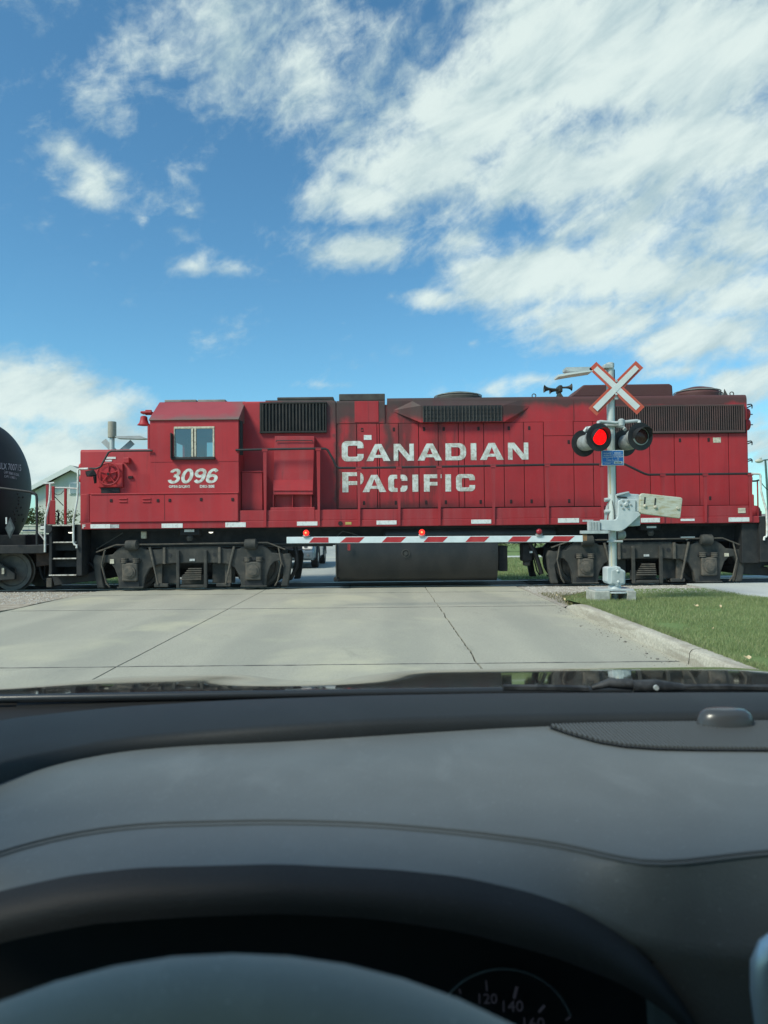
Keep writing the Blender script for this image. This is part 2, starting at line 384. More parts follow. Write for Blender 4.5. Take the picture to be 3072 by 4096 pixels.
STENCIL = M('stencil_white', (.50, .52, .52), (.28, .30, .31), 25, .7)
GALV = M('galvanised', (.40, .44, .44), (.52, .56, .55), 6, .5, metal=.15, spec=.4)
GREYPAINT = M('signal_grey_paint', (.46, .52, .53), (.55, .60, .60), 5, .45)
POLE = M('mast_aluminium', (.50, .53, .50), (.62, .64, .60), 3, .42, metal=.25, sc=(1, 1, .15))
POLESTRIP = M('mast_strip', (.62, .50, .30), (.66, .60, .46), 3, .6, sc=(1, 1, .3))
def weight_mat():
    n = NT('counterweight_paint')
    f = n.ramp(n.noise(5, 7, .7, (1, 1, 4)), .42, .70)
    b = n.mix(f, (.52, .54, .46), (.36, .31, .17)); b = n.mix(n.math('MULTIPLY', n.ramp(n.noise(14, 6, .7, (1, 1, 3), 0, (4, 0, 1)), .58, .72), .8), b, (.20, .15, .08))
    n.set(base=b, rough=.7, spec=.3); return n.m
WEIGHT = weight_mat()
SIGN_RED = M('sign_red', (.56, .085, .045), (.50, .11, .07), 6, .5)
SIGN_WHITE = M('sign_white', (.66, .70, .69), (.60, .64, .63), 4, .45)
ARM_WHITE = M('gate_white', (.70, .77, .78), (.62, .69, .70), 5, .45)
ARM_RED = M('gate_red', (.42, .028, .035), (.46, .05, .05), 7, .45)
LAMPBLACK = M('lamp_black', (.016, .017, .019), (.026, .026, .028), 8, .55)
LAMPGREY = M('lamp_housing', (.36, .38, .37), (.26, .27, .26), 10, .5, metal=.2)
BLUE = M('sign_blue', (.016, .15, .48), (.02, .17, .52), 8, .45)
def glow(name, c, s, base=(.3, .01, .01)):
    n = NT(name); n.set(base=base, rough=.6, spec=.08, emit=c, estr=s); return n.m
LENS_ON = glow('lens_lit', (1, .003, .004), 1.5, (.05, .001, .001)); BULB_ON = glow('bulb_lit', (1, .03, .02), 1.6); BULB_CORE = glow('bulb_core', (1, .25, .08), 2.5)
LENS_OFF = M('lens_unlit', (.050, .010, .009), (.075, .018, .014), 30, .25)
BULB_OFF = M('bulb_unlit', (.30, .02, .03), None, rough=.25)
WOOD = M('wood_block', (.34, .20, .09), (.22, .12, .06), 12, .7)
BLOCK = M('concrete_block', (.44, .44, .40), (.30, .30, .27), 9, .85, bump=.3, bscale=40)
def concrete(name, a, b, c, tracks=False):
    n = NT(name); x, y, z = n.xyz()
    agg = n.ramp(n.noise(55, 3, .7), .34, .68)
    base = n.mix(agg, a, b)
    base = n.mix(n.math('MULTIPLY', n.ramp(n.noise(130, 2, .6), .54, .66), .75), base, c)
    base = n.mix(n.math('MULTIPLY', n.ramp(n.noise(30, 5, .75, off=(1, 2, 0)), .50, .66), .35), base, c)
    base = n.mix(n.math('MULTIPLY', n.ramp(n.noise(150, 2, .6, off=(5, 5, 0)), .58, .70), .5), base, (b[0]*1.35, b[1]*1.35, b[2]*1.3))
    base = n.mix(n.math('MULTIPLY', n.ramp(n.noise(.9, 5, .6, (1.6, .5, 1)), .36, .7), .34), base, (a[0]*.74, a[1]*.76, a[2]*.80))
    if tracks:   # tyre polish along the lanes, dust left between and beside them
        sw = n.math('ADD', n.math('SINE', n.math('ADD', n.math('MULTIPLY', x, 2*math.pi/1.75), .55)), n.math('MULTIPLY', n.math('SUBTRACT', n.noise(.55, 4, .6, (2.2, .35, 1)), .5), 2.4))
        base = n.mix(n.math('MULTIPLY', n.ramp(sw, -.1, 1.1), .36), base, (a[0]*.66, a[1]*.70, a[2]*.74))
        pale = n.ramp(n.noise(.45, 5, .6, (1, .8, 1), .6, (2, 7, 0)), .50, .72)
        base = n.mix(n.math('MULTIPLY', pale, .60), base, (b[0]*1.20, b[1]*1.18, b[2]*1.02))
        spots = n.ramp(n.noise(1.1, 6, .65, (1.4, .8, 1), .5, (11, 3, 0)), .62, .72)
        base = n.mix(n.math('MULTIPLY', spots, .36), base, (a[0]*.60, a[1]*.63, a[2]*.66))
    n.set(base=base, rough=.85, spec=.25); n.bump(n.noise(75, 4, .65), .5, .006); return n.m
ROAD = concrete('road_concrete', (.385, .372, .302), (.465, .450, .368), (.20, .195, .165), True)
FARROAD = concrete('far_road_concrete', (.36, .37, .34), (.44, .45, .41), (.24, .24, .22), True)
WALK = concrete('sidewalk_concrete', (.50, .52, .49), (.58, .60, .57), (.34, .34, .32))
def kerb_mat():
    n = NT('kerb_concrete'); x, y, z = n.xyz()
    base = n.mix(n.ramp(n.noise(34, 5, .7), .36, .68), (.42, .395, .325), (.58, .55, .465))
    base = n.mix(n.math('MULTIPLY', n.ramp(n.noise(1.6, 6, .7, (1, .5, 6), .4), .44, .58), .55), base, (.27, .235, .185))
    base = n.mix(n.math('MULTIPLY', n.ramp(n.noise(90, 2), .6, .72), .5), base, (.66, .64, .56))
    n.set(base=base, rough=.9, spec=.2); n.bump(n.noise(38, 6, .72), .8, .016); return n.m
KERB = kerb_mat()
JOINT = M('joint_tar', (.035, .037, .036), (.10, .10, .09), 8, .9)
def grass_ground():
    n = NT('grass_ground')
    b = n.mix(n.ramp(n.noise(1.2, 6, .6), .3, .7), (.150, .225, .085), (.205, .285, .115)); b = n.mix(n.math('MULTIPLY', n.ramp(n.noise(60, 4, .7), .45, .7), .6), b, (.055, .085, .030))
    n.set(base=b, rough=.95, spec=.1); n.bump(n.noise(45, 5, .7), .7, .03); return n.m
GRASS = grass_ground()
def blade_mat(name, a, b, c):
    n = NT(name); i = n.nd('ShaderNodeNewGeometry').outputs['Random Per Island']
    col = n.mix(n.ramp(i, 0, .8, False), a, b); col = n.mix(n.ramp(i, .95, .97), col, c)
    col = n.mix(n.math('MULTIPLY', n.ramp(n.noise(.9, 5, .6), .35, .7), .35), col, (a[0]*.8, a[1]*.8, a[2]*.8))
    n.set(base=col, rough=.6, spec=.2)
    tr = n.nd('ShaderNodeBsdfTranslucent'); n.lk(col, tr.inputs[0]); mx = n.nd('ShaderNodeMixShader'); mx.inputs[0].default_value = .3
    n.lk(n.b.outputs[0], mx.inputs[1]); n.lk(tr.outputs[0], mx.inputs[2]); n.lk(mx.outputs[0], n.out.inputs[0]); return n.m
BLADE = blade_mat('grass_blades', (.205, .262, .105), (.34, .385, .180), (.46, .44, .28))
DRYBLADE = blade_mat('dry_grass_blades', (.16, .17, .07), (.28, .24, .13), (.38, .33, .20))
LEAF = blade_mat('shrub_leaves', (.040, .070, .022), (.095, .125, .050), (.16, .15, .07))
HEDGELEAF = blade_mat('hedge_leaves', (.060, .085, .030), (.15, .17, .075), (.24, .22, .12))
GRAVEL = M('gravel', (.30, .27, .23), (.46, .43, .37), 22, .95, bump=.9, bscale=34, spec=.1, detail=8)
DIRT = M('dirt_shoulder', (.30, .26, .21), (.44, .40, .33), 6, .95, bump=.7, bscale=28, spec=.1, detail=8)
BALLAST = M('ballast', (.060, .058, .056), (.12, .115, .11), 26, .95, bump=.9, bscale=30, spec=.1, detail=6)
PANEL = M('crossing_panel_rubber', (.040, .044, .046), (.085, .085, .082), 3, .85, bump=.3, bscale=30, sc=(.4, 2, 1))
RAILSTEEL = M('rail_steel', (.10, .085, .075), (.16, .13, .11), 9, .6, metal=.4)
RAILTOP = M('rail_head', (.42, .43, .44), None, rough=.3, metal=.9)
def glass(name, tint, refl, rough=0.0, gcol=(1, 1, 1)):
    n = NT(name); n.t.nodes.remove(n.b)
    tr = n.nd('ShaderNodeBsdfTransparent'); tr.inputs[0].default_value = (*tint, 1)
    gl = n.nd('ShaderNodeBsdfGlossy'); gl.inputs['Roughness'].default_value = rough; gl.inputs[0].default_value = (*gcol, 1)
    mx = n.nd('ShaderNodeMixShader'); mx.inputs[0].default_value = refl
    n.lk(tr.outputs[0], mx.inputs[1]); n.lk(gl.outputs[0], mx.inputs[2]); n.lk(mx.outputs[0], n.out.inputs[0]); return n.m
WINDSHIELD = glass('windshield_glass', (.93, .975, .965), .022)
CABGLASS = glass('cab_glass', (.30, .36, .35), .16, .02)
CARGLASS = glass('car_glass', (.30, .34, .35), .22)
SIDEGLASS = glass('side_window_glass', (.80, .84, .83), .05)

# ---------------------------------------------------------------- ground, road, kerb, lawn, track
from mathutils import noise as mnoise
def structure(o): o['kind'] = 'structure'; return o
def sheet(name, x0, x1, y0, y1, z, mat): 
    return structure(MB().add([(x0, y0, z), (x1, y0, z), (x1, y1, z), (x0, y1, z)], [(0, 1, 2, 3)]).build(name, mat))
sheet('ground', -1800, 1800, -1200, 2600, -.05, GRASS)
road = structure(MB().add([(-6.5, -9, -.022), (3.0, -9, -.022), (3.0, 16.5, -.022), (-6.5, 16.5, -.022)], [(0, 1, 2, 3)]).build('road', JOINT))
def wavy(x, y0, y1, amp, seed):
    n = max(2, int((y1-y0)/.12)); return [(x + amp*mnoise.noise((seed, (y0+(y1-y0)*i/n)*1.7, 0)) + amp*.5*mnoise.noise((seed, (y0+(y1-y0)*i/n)*7, 3)), y0+(y1-y0)*i/n) for i in range(n+1)]
def wavyx(y, x0, x1, amp, seed):
    n = max(2, int((x1-x0)/.2)); return [(x0+(x1-x0)*i/n, y + amp*mnoise.noise((seed, (x0+(x1-x0)*i/n)*1.3, 5))) for i in range(n+1)]
RX = [-6.5, -2.685, .925, 3.0]; RY = [-9, -3, 2.15, 7.22, 12.36, 15.17, 16.46]
AMP = [.0, .010, .030, .0]
for i in range(3):
    for j in range(6):
        g = .0095 if j != 4 else .007
        l = [(x+g, y) for x, y in wavy(RX[i], RY[j], RY[j+1], AMP[i], i)]; r = [(x-g, y) for x, y in wavy(RX[i+1], RY[j], RY[j+1], AMP[i+1], i+1)]
        b = [(x, y+g) for x, y in wavyx(RY[j], l[0][0], r[0][0], .012, j)]; t = [(x, y-g) for x, y in wavyx(RY[j+1], l[-1][0], r[-1][0], .012, j+1)]
        poly = b + r[1:-1] + t[::-1] + l[1:-1][::-1]
        MB().slab(poly, -.018, .0).build('slab', ROAD, road)
SEAL = M('joint_sealant', (.10, .10, .09), (.22, .215, .19), 5, .9)
for (yy, wd_) in ((7.22, .030), (12.36, .030), (15.17, .026)):
    e_ = wavyx(yy, -6.4, 2.93, .012, RY.index(yy)); top = [(x, y+wd_*(.6+.7*mnoise.noise((x*2.1, yy, 1)))) for x, y in e_]; bot = [(x, y-wd_*(.6+.7*mnoise.noise((x*2.3, yy, 7)))) for x, y in e_]
    MB().slab(bot+top[::-1], -.01, .0022).build('joint_seal', SEAL, road)
structure(MB().slab([(-6.5, 18.12), (3.0, 18.12), (3.0, 230), (-6.5, 230)], -.04, -.004).build('far_road', FARROAD))
# shoulder, gravel, ballast
def patch(name, poly, z, mat): return structure(MB().slab(poly, z-.03, z).build(name, mat))
patch('dirt_shoulder', [(-60, 11.3), (-9, 11.5), (-7.4, 11.9), (-6.7, 12.3), (-6.56, 12.9), (-6.62, 13.8), (-6.56, 14.6), (-6.52, 15.2), (-6.52, 16.2), (-60, 16.2)], -.006, DIRT)
patch('gravel_strip', [(3.0, 12.1), (3.15, 12.35), (3.3, 13.4), (3.5, 14.3), (4.6, 14.7), (6.1, 14.9), (6.85, 15.1), (60, 15.2), (60, 16.25), (3.0, 16.25)], .006, GRAVEL)
patch('ballast_bed_west', [(-60, 16.2), (-7.2, 16.2), (-6.9, 18.9), (-60, 18.9)], -.02, BALLAST)
patch('ballast_bed_east', [(3.6, 16.25), (60, 16.25), (60, 18.9), (3.5, 18.9)], -.02, BALLAST)
track = structure(empty('railway_track', (0, 17.5, 0)))
for Y in (16.78, 18.22):
    r = MB().prism([(-80, -.16), (80, -.16), (80, -.02), (-80, -.02)], Y-.012, Y+.012).box(-80, 80, Y-.07, Y+.07, -.19, -.16).box(-80, 80, Y-.037, Y+.037, -.035, -.004).build('rail', RAILSTEEL, track)
    MB().box(-80, 80, Y-.030, Y+.030, -.0035, .004).build('rail_head', RAILTOP, r)
xs = [-7.2+i*2.13 for i in range(6)]
for i in range(5):
    MB().box(xs[i]+.006, xs[i+1]-.006, 16.87, 18.13, -.06, -.003).build('crossing_panel', PANEL, track, bevel=.01)
    MB().box(xs[i]+.006, xs[i+1]-.006, 16.475, 16.725, -.06, -.004).build('crossing_panel', PANEL, track, bevel=.01)
structure(MB().slab([(-7.2, 16.2), (-6.52, 16.2), (-6.52, 16.46), (3.5, 16.46), (3.5, 18.9), (-7.2, 18.9)], -.16, -.065).build('crossing_bed', JOINT))
# sidewalks
patch('sidewalk_east', [(6.88, -20), (8.7, -20), (8.7, 16.2), (6.78, 16.2)], .045, WALK)
patch('sidewalk_east_far', [(7.4, 18.4), (10.8, 18.4), (10.8, 19.1), (7.4, 19.1)], .01, WALK)
patch('sidewalk_west', [(-11.8, 18.95), (-9.6, 18.95), (-10.5, 30), (-10.9, 60), (-12.3, 60), (-12.0, 30)], .0, WALK)
patch('driveway', [(4.2, 32.7), (14, 31.6), (14, 33.2), (4.2, 33.9)], .0, WALK)
# kerb: three cast lengths with worn arrises
kerb = structure(empty('kerb', (3.05, 5, 0)))
def kerb_len(y0, y1, taper=False):
    rows = []; n = int((y1-y0)/.035)
    prof = [(-.012, -.05), (.0, .0), (.006, .05), (.012, .09), (.018, .115), (.030, .136), (.052, .147), (.085, .152), (.125, .152), (.165, .149), (.185, .14), (.19, .10), (.19, -.05)]
    for i in range(n+1):
        y = y0+(y1-y0)*i/n; k = 1.0; dx = 0.0
        if taper:
            u = max(0, (y-11.0)/1.15); k = 1-.86*min(1, u)**1.5; dx = .10*min(1, u)**1.6
        row = []
        for j, (px, pz) in enumerate(prof):
            q = Vector((px*3, y, pz*3)); w = .010 if 3 <= j <= 6 else .004
            d = mnoise.noise(q*9)*w + mnoise.noise(q*31)*w*.8
            chip = max(0, mnoise.noise((7, y*2.3, 1))-.25)*.03 if 3 <= j <= 6 else 0
            row.append((2.955+dx+px+d*.8+chip, y, (pz*k if pz > 0 else pz)+d*.6-chip))
        rows.append(row)
    m = MB().grid(rows); m.f = [tuple(reversed(f)) for f in m.f]
    return m.build('kerb_stone', KERB, kerb, smooth=60)
kerb_len(-9, 1.6); kerb_len(1.615, 7.045); kerb_len(7.06, 12.15, True)
# lawn on the right
def lawn_z(x, y):
    k = min(1, max(0, (13.8-y)/2.6)); k = k*k*(3-2*k)
    e = min(1, max(0, (x-3.05)/.5))
    return .012 + .118*k + .02*mnoise.noise((x*.8, y*.8, 0))*e*k - (max(0, x-6.4)/.5)*.05*k
rows = []
for i in range(64):
    y = -9 + 24.4*i/63; x1 = 6.9
    x0 = 3.135 if y < 12.0 else 3.135+.02 + (y-12.0)*.11 + max(0, y-13.6)*.5
    rows.append([(x0+(x1-x0)*j/20, y, lawn_z(x0+(x1-x0)*j/20, y)) for j in range(21)])
structure(MB().grid(rows).build('lawn', GRASS, smooth=60))
structure(MB().slab([(8.72, -9), (60, -9), (60, 15.1), (8.72, 15.1)], -.03, .05).build('lawn_beyond_sidewalk', GRASS))
def blades(name, label, n, area, zf, h0, h1, w, mat, keep=None, seed=3):
    rnd = random.Random(seed); v = []; f = []; x0, x1, y0, y1 = area
    for _ in range(n):
        x = rnd.uniform(x0, x1); y = rnd.uniform(y0, y1)
        if keep and not keep(x, y, rnd): continue
        z = zf(x, y)-.004; a = rnd.uniform(0, 6.283); h = rnd.uniform(h0, h1); b = rnd.uniform(0, 6.283); l = h*rnd.uniform(.15, .8)
        ca, sa = math.cos(a)*w, math.sin(a)*w; lx, ly = math.cos(b)*l, math.sin(b)*l; o = len(v)
        v += [(x-ca, y-sa, z), (x+ca, y+sa, z), (x+ca*.7+lx*.35, y+sa*.7+ly*.35, z+h*.6), (x-ca*.7+lx*.35, y-sa*.7+ly*.35, z+h*.6), (x+lx, y+ly, z+h)]
        f += [(o, o+1, o+2, o+3), (o+3, o+2, o+4)]
    m = MB(); m.v = v; m.f = f
    return m.build(name, mat, kind='stuff', label=label, category='grass')
def lawn_keep(x, y, r):
    if y > 12.0 and x < 3.2 + (y-12.0)*.11 + max(0, y-13.6)*.5 + r.uniform(0, .15): return False
    if y > 13.9 and r.random() < (y-13.9)/1.1: return False
    return r.random() < (.55 + .45*min(1, 7.5/y*1.0)) and mnoise.noise((x*1.3, y*1.3, 4)) > -.55
blades('lawn_grass', 'short mown green grass on the verge beside the kerb', 74000, (3.13, 6.86, 5.2, 15.1), lawn_z, .028, .062, .0026, BLADE, lawn_keep)
blades('kerb_edge_grass', 'longer grass hanging over the back of the kerb', 4200, (3.10, 3.22, 5.2, 11.9), lambda x, y: .135, .03, .075, .0028, BLADE, None, 9)
blades('dry_grass', 'dry yellow grass and leaf litter at the broken kerb end', 2600, (3.05, 4.3, 12.1, 14.4), lambda x, y: .03, .02, .05, .004, DRYBLADE, lambda x, y, r: x < 3.25+(y-12.1)*.45+r.random()*.5 and r.random() < .8, 11)
blades('shoulder_grass', 'patchy yellow grass on the dirt shoulder by the tank car', 2600, (-11, -6.9, 12.2, 13.9), lambda x, y: 0, .02, .06, .005, DRYBLADE, lambda x, y, r: mnoise.noise((x*.8, y*1.4, 2)) > -.05 and x < -6.9-(y-12.2)*.35, 12)
blades('far_lawn_grass', 'green lawn beyond the track behind the fuel tank', 26000, (3.1, 12, 19.2, 32.5), lambda x, y: -.05, .04, .09, .008, BLADE, None, 13)
blades('far_verge_grass', 'green verge beyond the track behind the coupler', 12000, (-15, -6.7, 19.0, 29), lambda x, y: -.05, .04, .09, .008, BLADE, lambda x, y, r: not (-12.0 < x < -9.5), 14)
# fallen leaves and road grit
LEAFDRY = M('dry_leaf', (.60, .48, .30), (.48, .34, .18), 30, .8)
for k, (a, b) in enumerate(((950, 117), (1170, 187), (1335, 193), (1280, 342), (1520, 550), (270, 160), (335, 150), (215, 100))):
    p = gnd('S', a, b, .14 if b > 170 else .06); s = .018 if k not in (4, 1) else .034
    z = lawn_z(p.x, p.y)+.035
    m = MB().grid([[(p.x+s*(u-1)*(1-.35*abs(w-1)), p.y+s*.7*(w-1), z+.012*abs(u-1)+.008*(k % 3)*(w-1)) for u in range(3)] for w in range(3)])
    m.build('fallen_leaf', LEAFDRY, label='large tan leaf on the grass close behind the kerb joint' if k == 4 else 'tan leaf on the open grass past the signal base' if k == 1 else 'pale dry leaf in the litter at the broken kerb end' if k > 4 else 'small pale leaf lying on the open green verge', category='leaf', group='fallen leaves on the verge')
grit = MB(); rg = random.Random(5)
for (a, b) in ((380, 317), (520, 362), (565, 388), (655, 393), (685, 425), (905, 543), (245, 212), (980, 560), (860, 535), (1090, 625), (830, 505)):
    p = gnd('S', a, b); s = rg.uniform(.008, .016)
    grit.hull([(p.x+s*rg.uniform(.5, 1)*dx, p.y+s*rg.uniform(.5, 1)*dy, max(0, dz)*s*rg.uniform(.6, 1)) for dx in (-1, 1) for dy in (-1, 1) for dz in (0, 1)])
for _ in range(260):
    y = rg.uniform(7, 15); x = 2.93-abs(rg.gauss(0, .16)); s = rg.uniform(.003, .008)
    grit.hull([(x+s*dx, y+s*dy, dz*s) for dx, dy, dz in ((-1, -1, 0), (1, -.6, 0), (.8, 1, 0), (-.7, .8, 0), (0, 0, 1))])
grit.build('road_grit', M('grit', (.10, .095, .085), (.24, .22, .19), 40, .9), kind='stuff', label='small stones and grit scattered along the gutter', category='grit')
peb = MB()
for _ in range(5200):
    if rg.random() < .5:
        x = rg.uniform(3.05, 7.0); y = rg.uniform(14.3, 16.2); z = .006
    else:
        x = rg.uniform(-12, -6.6); y = rg.uniform(13.6, 16.2); z = -.006
    s = rg.uniform(.008, .024)
    peb.hull([(x+s*dx*rg.uniform(.7, 1), y+s*dy, z+dz*s) for dx, dy, dz in ((-1, -1, 0), (1, -.6, 0), (.8, 1, 0), (-.7, .8, 0), (.1, -.1, .8))])
peb.build('loose_gravel', M('loose_stone', (.34, .31, .27), (.55, .52, .46), 9, .95), kind='stuff', label='loose gravel spread along both sides of the crossing', category='gravel')

# ---------------------------------------------------------------- locomotive
YS, YH, YT, YC = 16.0, 16.6, 16.3, 17.5
SB, ST, KT = 1.395, 1.545, 1.78
loco = empty('locomotive', (.8, YC, 0), 'red diesel locomotive with white railway lettering blocking the level crossing', 'locomotive')
def bx(name, c, x0, y0, x1, y1, Y, depth, mat, parent=loco, bevel=0.0, **kw):
    """a box whose front face at distance Y fills this photo rectangle"""
    a = at(c, x0, y0, Y); b = at(c, x1, y1, Y); m = at(c, (x0+x1)/2, y0, Y).z; n = at(c, (x0+x1)/2, y1, Y).z
    return MB().box(a.x, b.x, Y, Y+depth, n, m).build(name, mat, parent, bevel=bevel, **kw)
def share(o, dx, dz=0.0, dy=0.0):
    c = o.copy(); COL.objects.link(c); c.location = o.location + Vector((dx, dy, dz)); return c
XL = xa('A', 665, 1260, YS); XR = xa('L', 1568, 1440, YS)
XCL = xa('J', 165, 800, YS); XCR = xa('J', 1340, 800, YS); XHR = xa('L', 1442, 700, YH)
EAVE = 3.813
# underframe and sills
MB().box(XL+.05, XR-.05, 16.45, 18.55, .98, SB-.003).box(XL+.4, XR-.4, 16.2, 18.8, SB-.06, SB-.004).build('underframe', UNDER, loco)
MB().box(XL, XR, YS, YS+.05, SB, ST).box(XL, XR, 18.95, 19.0, SB, ST).box(XL, XL+.05, YS+.05, 18.95, SB, ST).box(XR-.05, XR, YS+.05, 18.95, SB, ST).build('sill', RED_SILL, loco, bevel=.012)
MB().box(XL+.05, XR-.05, YS+.05, 18.95, ST-.05, ST-.003).build('walkway', STEPDARK, loco)
XK0 = xa('M', 188, 1700, YS); XK1 = xa('L', 1462, 1350, YS)
edges = [XK0, xa('M', 555, 1700, YS), xa('M', 1195, 1700, YS), xa('C', 255, 1020, YS), xa('C', 550, 1020, YS), xa('C', 848, 1020, YS), xa('C', 1245, 1020, YS), xa('C', 1645, 1020, YS), xa('D', 462, 1180, YS), xa('L', 535, 1350, YS), xa('L', 985, 1350, YS), XK1]
for a, b in zip(edges, edges[1:]):
    MB().box(a+.004, b-.004, YS+.012, YS+.05, ST+.002, KT).build('kick_plate', RED_SILL, loco, bevel=.008)
# hood core and roof
ZM = za('C', 900, 168, 16.7); Z1 = za('M', 500, 158, 16.7)
XA0 = XCR-.02; XA1 = xa('C', 78, 260, YH); XB0 = xa('C', 84, 260, YH); XB1 = xa('C', 440, 260, YH); XM0 = xa('C', 458, 260, YH)
CORE = M('hood_seam', (.085, .020, .022), (.12, .028, .03), 4, .8)
MB().box(XA0, XHR-.015, YH+.02, 18.4-.02, ST, ZM-.16).build('hood_core', CORE, loco)
def hood_cap(name, x0, x1, z0, z1, r, mat, y0=YH, y1=18.4):
    pts = [(y0, z0)]+[(y0+r-r*math.cos(a), z1-r+r*math.sin(a)) for a in [i*math.pi/2/5 for i in range(6)]]
    pts += [(y1+y0-y, z) for y, z in pts[::-1]]
    n = len(pts); m = MB().add([(x0, y, z) for y, z in pts]+[(x1, y, z) for y, z in pts], [tuple(range(n)), tuple(range(2*n-1, n-1, -1))]+[(i, (i+1) % n, n+(i+1) % n, n+i) for i in range(n)])
    m.f = [tuple(reversed(f)) for f in m.f]
    return m.build(name, mat, loco, smooth=40)
ZU = za('C', 850, 352, YH)          # top of the side doors
Z_sec1 = za('M', 900, 590, YH)
hood_cap('blower_hood', XA0, XA1, ST, Z1, .05, RED)
hood_cap('exhaust_hood', XB0, XB1, za('C', 270, 356, YH), za('C', 270, 190, 16.65), .05, RED)
hood_cap('engine_hood', XM0, XHR-.0, za('C', 850, 352, YH), ZM, .10, RED)
bx('roof_hatch', 'M', 535, 132, 1445, 168, 16.72, 1.5, SOOTROOF, bevel=.01)
bx('roof_cover', 'M', 690, 92, 1440, 131, 16.9, 1.2, SOOTROOF, bevel=.02)
bx('exhaust_cover', 'C', 103, 138, 442, 189, 16.7, 1.5, SOOTROOF, bevel=.015)
bx('hood_panel', 'C', 218, 192, 396, 348, YH-.012, .03, RED_CLEAN, bevel=.006)
# doors with their latches
LATCH = M('latch_dark', (.030, .012, .014), None, rough=.8)
LZ1, LZ2 = za('C', 850, 398, YH), za('C', 850, 938, YH); DZ0 = za('C', 850, 978, YH)
latch = None
def add_latch(door, x, z):
    global latch
    if latch is None:
        latch = MB().box(x-.028, x+.028, YH-.016, YH+.002, z-.045, z+.045).build('latch', LATCH, door, bevel=.01)
        MB().box(x-.012, x+.02, YH-.024, YH-.014, z-.03, z+.0).build('latch_pull', RED, door); return
    c = latch.copy(); COL.objects.link(c); c.parent = door; c.location = Vector((x, YH-.007, z))-WL[door.name]
def door(x0, x1, z0, z1, lat=()):
    d = MB().box(x0+.008, x1-.008, YH-.008, YH+.022, z0, z1).build('hood_door', RED, loco, bevel=.006)
    for (x, z) in lat: add_latch(d, x, z)
    return d
ce = [97, 236, 386, 403, 546, 693, 837, 986, 1028, 1173, 1321, 1469, 1614]
ux = {0: None, 1: 273, 3: 507, 5: 730, 6: 875, 8: 1131, 10: 1355, 11: 1505}
for i in range(len(ce)-1):
    lat = []
    if ux.get(i):
        xx = xa('C', ux[i], 400, YH); lat = [(xx, LZ1), (xx+.03, LZ2)]
    door(xa('C', ce[i], 640, YH), xa('C', ce[i+1], 640, YH), DZ0, ZU-.012, lat)
kx = [(770, 1096, 'K'), (1096, 1310, 'K'), (1310, 1400, 'K')]
x_prev = xa('C', 1614, 640, YH); xk1 = xa('K', 1096, 1000, YH); xk2 = xa('K', 1312, 1000, YH); xk3 = xa('K', 1400, 1000, YH)
zmid = za('K', 930, 562, YH); zup = za('K', 930, 388, YH)
d = door(x_prev, xk1, DZ0, zmid-.006, [(xa('K', 1040, 1275, YH), LZ2), (xa('K', 1035, 630, YH), za('K', 1035, 630, YH))])
door(x_prev, xk1, zmid+.004, zup-.004); door(xk1, xk2, DZ0, ZU-.012); door(xk2, xk3, DZ0, ZU-.012)
le = [xk3] + [xa('L', v, 800, YH) for v in (400, 662, 925, 1240)] + [XHR]
zl = za('L', 900, 1288, YH); zt = za('L', 900, 520, YH)
ll = {2: [(xa('L', 718, 590, YH), za('L', 718, 590, YH))], 3: [(xa('L', 1023, 585, YH), za('L', 1023, 585, YH)), (xa('L', 1040, 1207, YH), za('L', 1040, 1207, YH))]}
for i in range(len(le)-1): door(le[i], le[i+1], zl+.004, zt, ll.get(i, ()))
MB().box(xk3+.01, XHR-.005, YH-.006, YH+.02, ST, zl-.004).build('hood_base_panel', RED_SILL, loco, bevel=.006)
MB().box(XHR-.01, XHR+.004, YH-.002, 18.4, ST, ZM-.10).build('hood_end_panel', RED, loco, bevel=.006)
# seams on the roof side of the hood
for (c, x, y0, y1) in (('K', 1090, 165, 392), ('L', 1380, 215, 505)):
    p = at(c, x, y0, YH); q = at(c, x, y1, YH); MB().box(p.x-.006, p.x+.006, YH-.006, YH+.004, q.z, p.z).build('hood_seam_strip', CORE, loco)
# louvred intake behind the cab
fr = bx('louver_backing', 'M', 485, 178, 1335, 545, YH-.012, .02, LAMPBLACK)
for (a, b, c2, d2) in ((458, 158, 1348, 180), (458, 543, 1348, 568), (458, 180, 488, 543), (1328, 180, 1348, 543)):
    bx('louver_frame', 'M', a, b, c2, d2, YH-.075, .09, LOUVER, bevel=.006)
x0 = xa('M', 510, 360, YH-.04); x1 = xa('M', 1312, 360, YH-.04); zA = za('M', 900, 182, YH-.04); zB = za('M', 900, 541, YH-.04)
w = (x1-x0)/18
sl0 = MB().add([(x0-w*.34, YH-.065, zB), (x0+w*.02, YH-.072, zB), (x0+w*.30, YH-.02, zB), (x0+w*.2, YH-.012, zB), (x0-w*.34, YH-.065, zA), (x0+w*.02, YH-.072, zA), (x0+w*.30, YH-.02, zA), (x0+w*.2, YH-.012, zA)],
              [(0, 3, 2, 1), (4, 5, 6, 7), (0, 1, 5, 4), (1, 2, 6, 5), (2, 3, 7, 6), (3, 0, 4, 7)]).build('louver_slat', LOUVER, loco)
for i in range(1, 19): share(sl0, w*i)
